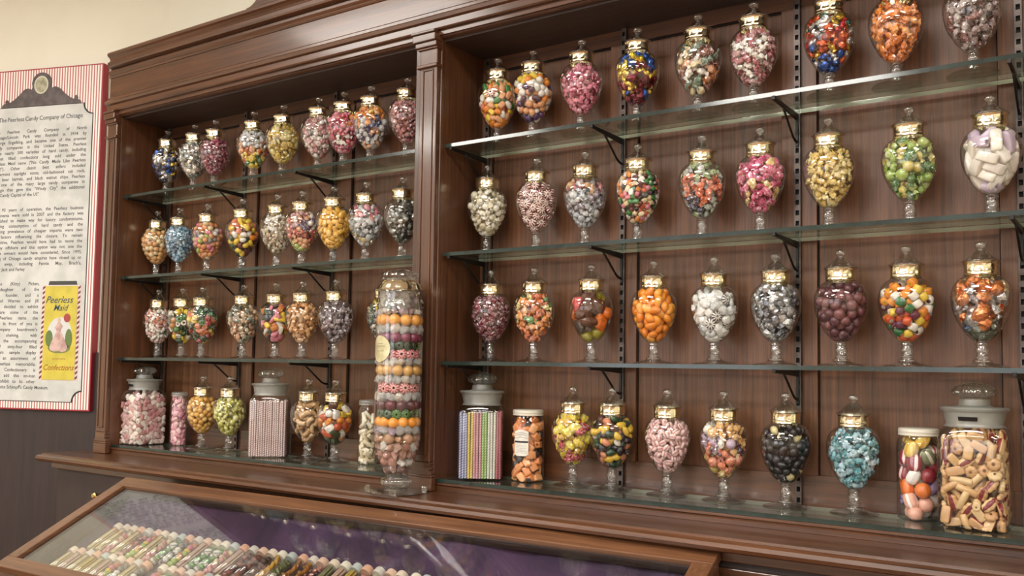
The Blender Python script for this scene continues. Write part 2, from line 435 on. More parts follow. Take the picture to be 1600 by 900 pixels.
def curve_tube(pts, r, name, mat, parent, seg=8, flat=1.0):
    bm = new_bm(); rings = []
    P = [Vector(p) for p in pts]
    for i, p in enumerate(P):
        d = (P[min(i + 1, len(P) - 1)] - P[max(i - 1, 0)]).normalized()
        s = Vector((1, 0, 0)) if abs(d.x) < .9 else Vector((0, 1, 0))
        u = d.cross(s).normalized(); v = d.cross(u).normalized()
        rr = r[i] if isinstance(r, (list, tuple)) else r
        rings.append([bm.verts.new(p + (u * math.cos(2 * PI * k / seg) + v * flat * math.sin(2 * PI * k / seg)) * rr) for k in range(seg)])
    for a, b in zip(rings[:-1], rings[1:]):
        for k in range(seg): bm.faces.new((a[k], a[(k + 1) % seg], b[(k + 1) % seg], b[k]))
    bm.faces.new(rings[0][::-1]); bm.faces.new(rings[-1])
    return bm_finish(bm, name, mat, parent, smooth=True)

# shelf brackets
def bracket_proto():
    t = empty('shelf_bracket', (0, 0, 0))
    bm = new_bm()
    v = [(-.0105, -.0005), (-.0105, -.016), (-.05, -.0135), (-.11, -.010), (-.172, -.0075), (-.172, -.0005)]
    a = [bm.verts.new((-.0028, y, z)) for y, z in v]; b = [bm.verts.new((.0028, y, z)) for y, z in v]
    bm.faces.new(a); bm.faces.new(b[::-1])
    for i in range(len(v)):
        j = (i + 1) % len(v); bm.faces.new((a[i], b[i], b[j], a[j]))
    bm_finish(bm, 'arm', BLACKM, t)
    box('front_lip', -.004, .004, -.1825, -.172, -.008, .0015, BLACKM, t, bev=.001)
    curve_tube([(0, -.115, -.008), (0, -.095, -.022), (0, -.065, -.045), (0, -.042, -.062), (0, -.028, -.068), (0, -.0105, -.070)],
               [.0036, .0034, .0032, .0032, .0034, .004], 'brace', BLACKM, t, flat=.8)
    box('foot_plate', -.0035, .0035, -.013, -.0095, -.082, -.001, BLACKM, t, bev=.001)
    return t
def dup(root, loc, rz=0., name=None):
    r = root.copy(); COL.objects.link(r); r.location = loc; r.rotation_euler = (0, 0, rz)
    for ch in root.children:
        c = ch.copy(); COL.objects.link(c); c.parent = r
        for g in ch.children:
            d = g.copy(); COL.objects.link(d); d.parent = c
    return r
bp = bracket_proto(); first = True
for b in (0, 1):
    for si, x in enumerate(STD[b]):
        for i in range(3):
            loc = (x, 0, ZS[i] - GT)
            if first: bp.location = loc; o = bp; first = False
            else: o = dup(bp, loc)
            tag(o, 'black iron bracket under the %s %s-bay glass shelf, %s' % (['top', 'second', 'third'][i], ['left', 'right'][b], lb[b][si].split(' of the')[0].split(' in the right bay')[0].split(' of the left')[0]),
                'shelf bracket', 'iron shelf brackets')

# ------------------------------------------------------------------ candy shapes (numpy)
def ico(sub):
    bm = new_bm(); bmesh.ops.create_icosphere(bm, subdivisions=sub, radius=1.0)
    v = np.array([q.co[:] for q in bm.verts]); f = np.array([[q.index for q in t.verts] for t in bm.faces]); bm.free(); return v, f
ICO2, ICO1 = ico(2), ico(1)
def grid_shape(nu, nv, fn):
    """closed lat-long surface; fn(u in 0..1 pole to pole, a angle) -> xyz; quads split to tris"""
    v = []; f = []
    for i in range(nu + 1):
        for k in range(nv): v.append(fn(i / nu, 2 * PI * k / nv))
    for i in range(nu):
        for k in range(nv):
            a, b, c, d = i * nv + k, i * nv + (k + 1) % nv, (i + 1) * nv + (k + 1) % nv, (i + 1) * nv + k
            f.append((a, b, c)); f.append((a, c, d))
    return np.array(v), np.array(f)
def noise_v(v, amt, seed, fr=2.3):
    r = np.random.default_rng(seed); out = np.zeros(len(v))
    for _ in range(5):
        k = r.normal(size=3) * fr; out += np.sin(v @ k + r.uniform(0, 6.28))
    return v * (1 + amt * out / 2.2)[:, None]
def S_ball(s=0): v, f = ICO2; return v.copy(), f, np.zeros(len(f), int), True
def S_bean(s=0):
    v, f = ICO2; v = v * [1.3, .88, .8]; v[:, 1] += .18 * (v[:, 0] ** 2); return v, f, np.zeros(len(f), int), True
def S_foil(s=0):
    v, f = ICO2; r = np.random.default_rng(s); v = noise_v(v, .16, s, 3.2) * (1 + r.normal(0, .07, len(v)))[:, None]; v = v * [1.15, .95, .8]
    return v, f, np.zeros(len(f), int), False
def S_wrap(s=0):
    v, f, m, _ = S_foil(s); v = v * .78; r = np.random.default_rng(s + 99)
    V = [v]; F = [f]; n = len(v)
    for sg in (-1, 1):
        q = []; 
        for ring, (x, rr) in enumerate(((.72, .22), (1.0, .42), (1.45, .85))):
            for k in range(9):
                a = 2 * PI * k / 9; q.append((sg * (x + r.uniform(-.08, .12)), rr * math.cos(a) * r.uniform(.7, 1.15), .45 * rr * math.sin(a) * r.uniform(.5, 1.4)))
        q = np.array(q); fs = []
        for i in range(2):
            for k in range(9):
                a, b, c, d = n + i * 9 + k, n + i * 9 + (k + 1) % 9, n + (i + 1) * 9 + (k + 1) % 9, n + (i + 1) * 9 + k
                fs += [(a, b, c), (a, c, d)]
        V.append(q); F.append(np.array(fs)); n += len(q)
    v = np.concatenate(V) * .85; f = np.concatenate(F); return v, f, np.zeros(len(f), int), False
def se(c, e): return math.copysign(abs(c) ** e, c)
def S_pillow(s=0, sx=1.15, sy=.8, sz=.6, e=.55):
    v, f = grid_shape(8, 16, lambda u, a: (sx * se(math.cos(PI * u), e), sy * se(math.sin(PI * u), e) * se(math.cos(a), e), sz * se(math.sin(PI * u), e) * se(math.sin(a), e)))
    return v, f, np.zeros(len(f), int), True
def S_mint(s=0):
    nv = 20
    prf = [(0, .42), (.45, .42), (.8, .36), (1.0, .12), (1.0, -.12), (.8, -.36), (.45, -.42), (0, -.42)]
    v, f = grid_shape(7, nv, lambda u, a: (prf[round(u * 7)][0] * math.cos(a), prf[round(u * 7)][0] * math.sin(a), prf[round(u * 7)][1]))
    m = np.zeros(len(f), int)
    for i in range(7):
        for k in range(nv):
            if 1 <= i <= 5 and k % 2 == 0: m[(i * nv + k) * 2:(i * nv + k) * 2 + 2] = 1
    return v, f, m, True
def cyl(h, nv=12, core=False, rings=1, dome=.15):
    prf = [(0, h), (.45, h), (.9, h - dome * .4), (1.0, h - dome)] + [(1.0, (h - dome) * (1 - 2 * (i + 1) / (rings + 1))) for i in range(rings)] + [(1.0, -h + dome), (.9, -h + dome * .4), (.45, -h), (0, -h)]
    n = len(prf) - 1
    v, f = grid_shape(n, nv, lambda u, a: (prf[round(u * n)][1], prf[round(u * n)][0] * math.cos(a), prf[round(u * n)][0] * math.sin(a)))
    return v, f, n, nv
def S_bead(s=0):
    v, f, n, nv = cyl(.85, 12, dome=.3); v *= .9; m = np.zeros(len(f), int)
    for i in (0, n - 1): m[i * nv * 2:(i + 1) * nv * 2] = 1
    return v, f, m, True
def S_tube(s=0):
    v, f, n, nv = cyl(1.9, 10, dome=.1); v *= [.8, .55, .55]; return v, f, np.zeros(len(f), int), True
def S_curl(s=0):   # curved pillow
    v, f, n, nv = cyl(1.5, 10, rings=6, dome=.25); v = v * [.8, .55, .55]; v[:, 1] += .25 * v[:, 0] ** 2 - .15
    return v, f, np.zeros(len(f), int), True
def S_berry(s=0):
    v, f = ICO2; r = np.random.default_rng(s); d = np.zeros(len(v))
    for _ in range(26):
        p = r.normal(size=3); p /= np.linalg.norm(p); d = np.maximum(d, np.clip((v @ p - .86) / .14, 0, 1))
    return v * (.86 + .2 * np.sqrt(d))[:, None], f, np.zeros(len(f), int), True
def S_ring(s=0):   # flat candy with stripe across, like a loop
    nv = 14; nr = 6; v = []; f = []
    for i in range(nv):
        a = 2 * PI * i / nv
        for k in range(nr):
            b = 2 * PI * k / nr; rr = .68 + .3 * math.cos(b); v.append((rr * math.cos(a), rr * math.sin(a), .3 * math.sin(b)))
    for i in range(nv):
        for k in range(nr):
            A, B, C_, D = i * nr + k, ((i + 1) % nv) * nr + k, ((i + 1) % nv) * nr + (k + 1) % nr, i * nr + (k + 1) % nr
            f += [(A, B, C_), (A, C_, D)]
    return np.array(v), np.array(f), np.zeros(len(f), int), True
def S_kiss(s=0):   # ridged oval cream candy with a dark stripe down the middle
    nv = 20
    def fn(u, a):
        r = math.sin(PI * u) ** .6; rid = 1 + .09 * math.cos(8 * PI * u)
        return (1.25 * math.cos(PI * u), .78 * r * rid * math.cos(a), .5 * r * rid * math.sin(a))
    v, f = grid_shape(16, nv, fn); m = np.zeros(len(f), int)
    for i in range(16):
        for k in (3, 4, 5, 13, 14, 15): m[(i * nv + k) * 2:(i * nv + k) * 2 + 2] = 1
    return v, f, m, True
def S_daisy(s=0):
    nv = 24; prf = [(0, .4), (.4, .42), (.85, .34), (1.0, .0), (.85, -.34), (.4, -.4), (0, -.4)]
    v, f = grid_shape(6, nv, lambda u, a: (prf[round(u * 6)][0] * (1 + .08 * math.cos(8 * a)) * math.cos(a), prf[round(u * 6)][0] * (1 + .08 * math.cos(8 * a)) * math.sin(a), prf[round(u * 6)][1] * (1 + .12 * math.cos(8 * a) * (prf[round(u * 6)][0] > .5))))
    return v, f, np.zeros(len(f), int), True
def S_stripe(s=0):   # humbug: pillow with bands
    nv = 16; v, f, _, _ = S_pillow(0, 1.1, .82, .72, .75); m = np.zeros(len(f), int)
    for i in range(8):
        for k in range(nv):
            if k % 4 == 0: m[(i * nv + k) * 2:(i * nv + k) * 2 + 2] = 1
    return v, f, m, True
def S_chunk(s=0):
    v, f, _, _ = S_pillow(0, 1.1, .75, .6, .35); return noise_v(v, .1, s, 1.6), f, np.zeros(len(f), int), True
def S_kernel(s=0):   # half and half piece
    v, f, m, sm = S_chunk(s); nv = 16; m = (np.arange(len(f)) // (nv * 2) >= 5).astype(int); return v, f, m, sm
def S_cut(s=0):   # short rectangular pillow with a dark filling line
    v, f, _, _ = S_pillow(0, 1.35, .72, .52, .4); nv = 16; m = np.zeros(len(f), int)
    for i in range(8):
        for k in (0, 7, 8, 15): m[(i * nv + k) * 2:(i * nv + k) * 2 + 2] = 1
    return v, f, m, True
def S_taffy(s=0): v, f, _, _ = S_pillow(0, 1.5, .72, .66, .38); return v, f, np.zeros(len(f), int), True
SH = dict(cut=S_cut, taffy=S_taffy, ball=S_ball, bean=S_bean, foil=S_foil, wrap=S_wrap, pillow=S_pillow, mint=S_mint, bead=S_bead, tube=S_tube, curl=S_curl, berry=S_berry,
          ring=S_ring, kiss=S_kiss, daisy=S_daisy, stripe=S_stripe, chunk=S_chunk, kernel=S_kernel)

# candy materials
_cm = {}
def cmat(rgb, kind):
    key = (rgb, kind)
    if key in _cm: return _cm[key]
    c = srgb(*rgb); nm = 'candy_' + kind
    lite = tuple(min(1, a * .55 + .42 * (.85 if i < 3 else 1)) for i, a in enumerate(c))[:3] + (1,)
    dk = tuple(a * .72 for a in c[:3]) + (1,)
    if kind == 'foil': m = pmat(nm, c, .26, metal=.75, coat=.5, bump=.8, bscale=190)
    elif kind == 'cello': m = pmat(nm, c, .22, coat=1.0, noise=lite, nscale=70, coatr=.06, dist=2.6, lo=.5, hi=.62, bump=.9, bscale=170)  # whitish streaks in the colour imitate clear film and its highlights
    elif kind == 'gum': m = pmat(nm, c, .35, coat=.5, noise=dk, nscale=120)
    else: m = pmat(nm, c, .38, coat=.35, noise=tuple(a * .88 for a in c[:3]) + (1,), nscale=70)
    _cm[key] = m; return m

def rand_rot(n, flat=False):
    q = rng.normal(size=(n, 4)); q /= np.linalg.norm(q, axis=1)[:, None]
    w_, x, y, z = q.T
    return np.stack([np.stack([1 - 2 * (y * y + z * z), 2 * (x * y - z * w_), 2 * (x * z + y * w_)], -1),
                     np.stack([2 * (x * y + z * w_), 1 - 2 * (x * x + z * z), 2 * (y * z - x * w_)], -1),
                     np.stack([2 * (x * z - y * w_), 2 * (y * z + x * w_), 1 - 2 * (x * x + y * y)], -1)], -2)

def fill_volume(n, r, zlo, zhi, rad, box_half=None, it=70):
    """relaxed packing: rad(z) container radius (arrays); box_half: square section"""
    P = np.zeros((0, 3))
    zs = np.linspace(zlo, zhi, 200); R = rad(zs); wgt = np.clip(R - r, .0005, None) ** 2; wgt /= wgt.sum()
    z = rng.choice(zs, n, p=wgt); a = rng.uniform(0, 2 * PI, n); q = np.sqrt(rng.uniform(0, 1, n)) * np.clip(rad(z) - r, 0, None)
    P = np.stack([q * np.cos(a), q * np.sin(a), z], 1)
    D = 2 * r * .92
    for _ in range(it):
        d = P[:, None] - P[None]; L = np.sqrt((d ** 2).sum(-1)) + np.eye(n) * 9
        ov = np.clip(D - L, 0, None); P = P + (d * (ov / L)[..., None]).sum(1) * .42
        P[:, 2] -= r * .01
        P[:, 2] = np.clip(P[:, 2], zlo + r * .7, zhi)
        if box_half:
            P[:, :2] = np.clip(P[:, :2], -box_half + r * .95, box_half - r * .95)
        else:
            q = np.hypot(P[:, 0], P[:, 1]); m = np.clip(rad(P[:, 2]) - r * .97, .0003, None); k = np.where(q > m, m / np.maximum(q, 1e-9), 1)
            P[:, 0] *= k; P[:, 1] *= k
    return P

def merged(name, shapes, P, Rm, S, colidx, ncol, clamp=None):
    """one mesh out of many candies. material slot = 2*colour + part"""
    V = []; F = []; M = []; SM = []; off = 0
    for i in range(len(P)):
        v, f, m, sm = shapes[i % len(shapes)]
        V.append((v * S[i]) @ Rm[i].T + P[i]); F.append(f + off); M.append(m + 2 * colidx[i]); SM.append(np.full(len(f), sm)); off += len(v)
    V = np.concatenate(V)
    if clamp:   # pieces press against the inside of the container wall
        zlo, rad, bh = clamp; V[:, 2] = np.maximum(V[:, 2], zlo - .0015)
        if bh:
            V[:, :2] = np.clip(V[:, :2], -bh, bh)
        q = np.hypot(V[:, 0], V[:, 1]); m_ = rad(V[:, 2]); k_ = np.where(q > m_, m_ / np.maximum(q, 1e-9), 1); V[:, 0] *= k_; V[:, 1] *= k_
    V = V.astype(np.float32); F = np.concatenate(F).astype(np.int32); M = np.concatenate(M).astype(np.int32); SM = np.concatenate(SM)
    me = bpy.data.meshes.new(name); me.vertices.add(len(V)); me.vertices.foreach_set('co', V.ravel())
    me.loops.add(len(F) * 3); me.loops.foreach_set('vertex_index', F.ravel())
    me.polygons.add(len(F)); me.polygons.foreach_set('loop_start', np.arange(0, len(F) * 3, 3, dtype=np.int32))
    me.polygons.foreach_set('material_index', M); me.polygons.foreach_set('use_smooth', SM)
    me.update(calc_edges=True); me.validate()
    return me

def candies(name, cat, label, shapes, pal, r, region, loc, kind, individual=False, dens=.60, size=1.0, group=None, second=None, rz=0., flatrot=None, bands=None):
    """pal: list of rgb; region: (zlo, zhi, radfn, box_half)"""
    zlo, zhi, rad, bh = region
    zs = np.linspace(zlo, zhi, 100)
    vol = ((4 * bh * bh) * (zhi - zlo)) if bh else (np.trapezoid(PI * rad(zs) ** 2, zs) if hasattr(np, 'trapezoid') else np.trapz(PI * rad(zs) ** 2, zs))
    n = int(max(6, dens * vol / (4 / 3 * PI * r ** 3)))
    P = fill_volume(n, r, zlo, zhi, rad, bh)
    n = len(P)
    nr = np.stack([P[:, 0], P[:, 1], np.zeros(n)], 1)
    if bh:   # face the nearest flat side
        big_ = np.abs(P[:, :2]).argmax(1); nr = np.zeros((n, 3)); nr[np.arange(n), big_] = np.sign(P[np.arange(n), big_])
    nr = nr / (np.linalg.norm(nr, axis=1)[:, None] + 1e-9) + rng.normal(0, .28, (n, 3)); nr /= np.linalg.norm(nr, axis=1)[:, None]
    tx = rng.normal(size=(n, 3)); tx -= (tx * nr).sum(1)[:, None] * nr; tx /= np.linalg.norm(tx, axis=1)[:, None]
    Rm = np.stack([tx, np.cross(nr, tx), nr], -1)
    ci = rng.integers(0, len(pal), n)
    if bands:   # colour depends on height: bands = list of lists of palette indices from bottom to top
        t = np.clip((P[:, 2] - zlo) / (zhi - zlo) + rng.normal(0, .07, n), 0, .999)
        ci = np.array([rng.choice(bands[int(q * len(bands))]) for q in t])
    sc = r * size * rng.uniform(.92, 1.08, n)
    shp = []
    for s in shapes:
        for k in range(3 if s in ('foil', 'wrap', 'chunk', 'berry', 'kernel') else 1): shp.append(SH[s](k + 1))
    mats = []
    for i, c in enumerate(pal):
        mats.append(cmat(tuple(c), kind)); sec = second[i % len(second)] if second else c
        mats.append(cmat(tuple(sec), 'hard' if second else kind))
    if not individual:
        order = rng.permutation(n)
        me = merged(name, shp, P[order], Rm[order], sc[order], ci[order], len(pal), (zlo, rad, bh))
        o = mesh_obj(name, me, mats, None, loc, (0, 0, rz)); tag(o, label, cat, kind='stuff'); return o
    cr, sr = math.cos(rz), math.sin(rz)
    for i in range(n):
        sh = shp[i % len(shp)]; c_ = int(ci[i])
        me = merged(name, [sh], P[i:i + 1], Rm[i:i + 1], [sc[i]], [0], 1, (zlo, rad, bh))
        co = np.zeros(len(me.vertices) * 3, np.float32); me.vertices.foreach_get('co', co); co = co.reshape(-1, 3) - P[i].astype(np.float32)
        me.vertices.foreach_set('co', co.ravel()); me.update()
        me.materials.append(mats[2 * c_]); me.materials.append(mats[2 * c_ + 1])
        o = bpy.data.objects.new(name, me); COL.objects.link(o)
        o.location = (loc[0] + cr * P[i, 0] - sr * P[i, 1], loc[1] + sr * P[i, 0] + cr * P[i, 1], loc[2] + P[i, 2]); o.rotation_euler = (0, 0, rz)
        tag(o, label, cat, group or label)

# ------------------------------------------------------------------ apothecary jar
H = .266
def P_(l): return [(r / 705 * H, z * H) for r, z in l]
bowl_prof = P_([(26, .207), (42, .212), (66, .240), (88, .275), (107, .32), (128, .375), (143, .43), (152, .485), (156, .545), (154, .59), (146, .635), (133, .67), (114, .70), (95, .716), (86, .725), (84, .735)])
foot_prof = P_([(r * .9 if z > .03 and z < .2 else r, z) for r, z in [(0, .0), (138, .0), (140, .004), (136, .009), (100, .022), (66, .036), (56, .045), (55, .058), (38, .066), (38, .075), (43, .08), (43, .088), (33, .094), (32, .102), (37, .115),
                (40, .135), (37, .155), (31, .166), (31, .172), (40, .177), (42, .184), (40, .191), (31, .196), (31, .205), (30, .208), (0, .210)]])
coll_prof = P_([(80, .728), (87, .728), (88.5, .732), (87, .736), (87, .755), (88, .757), (87, .759), (87, .812), (90, .818), (92, .824), (90, .83), (80, .83)])
lid_prof = P_([(0, .828), (88, .829), (98, .833), (99, .838), (94, .843), (76, .858), (56, .880), (40, .902), (30, .918), (22, .930), (20, .936), (26, .943), (31, .953), (33, .966), (31, .98), (24, .991), (13, .998), (0, 1.0)])
jar_meshes = {'bowl': lathe_mesh('bowl', bowl_prof, 40, 0), 'foot': lathe_mesh('foot', foot_prof, 32, 35), 'collar': lathe_mesh('collar', coll_prof + [coll_prof[0]], 40, 35, wob=lambda a, z: 1 + .012 * math.cos(14 * a)), 'lid': lathe_mesh('lid', lid_prof, 32, 0)}
jar_meshes['bowl'].materials.append(GLASS); jar_meshes['foot'].materials.append(SOLIDG); jar_meshes['collar'].materials.append(GOLD); jar_meshes['lid'].materials.append(SOLIDG)
bz = np.array([z for r, z in bowl_prof]); br = np.array([r for r, z in bowl_prof])
bowl_rad = lambda z: np.interp(z, bz, br) - .0018
def apothecary(loc, label, rz=0.):
    t = empty('apothecary_jar', loc, rz)
    for k in ('foot', 'bowl', 'collar', 'lid'):
        o = bpy.data.objects.new(k, jar_meshes[k]); COL.objects.link(o); o.parent = t
    tag(t, label, 'jar', 'footed apothecary candy jars')
    return t
AP = (.215 * H, .70 * H, bowl_rad, None)

# colours
WHT = (236, 230, 220); CRM = (226, 206, 164); PNK = (214, 128, 144); DPK = (168, 74, 98); RED = (176, 38, 44); MAR = (96, 36, 44); ORG = (232, 142, 52); PEA = (226, 164, 118)
YEL = (232, 200, 70); PYE = (222, 206, 130); GRN = (60, 128, 66); LIM = (168, 190, 92); DGR = (34, 66, 40); BLU = (44, 88, 170); LBL = (132, 172, 196); TEAL = (70, 148, 158); SIL = (200, 200, 200)
GRY = (140, 134, 132); BRN = (104, 58, 38); PUR = (88, 60, 104); BLK = (34, 28, 32); GLD = (206, 172, 70); TAN = (206, 156, 100); LIL = (186, 160, 186); ROS = (192, 140, 140); BEI = (196, 176, 144)
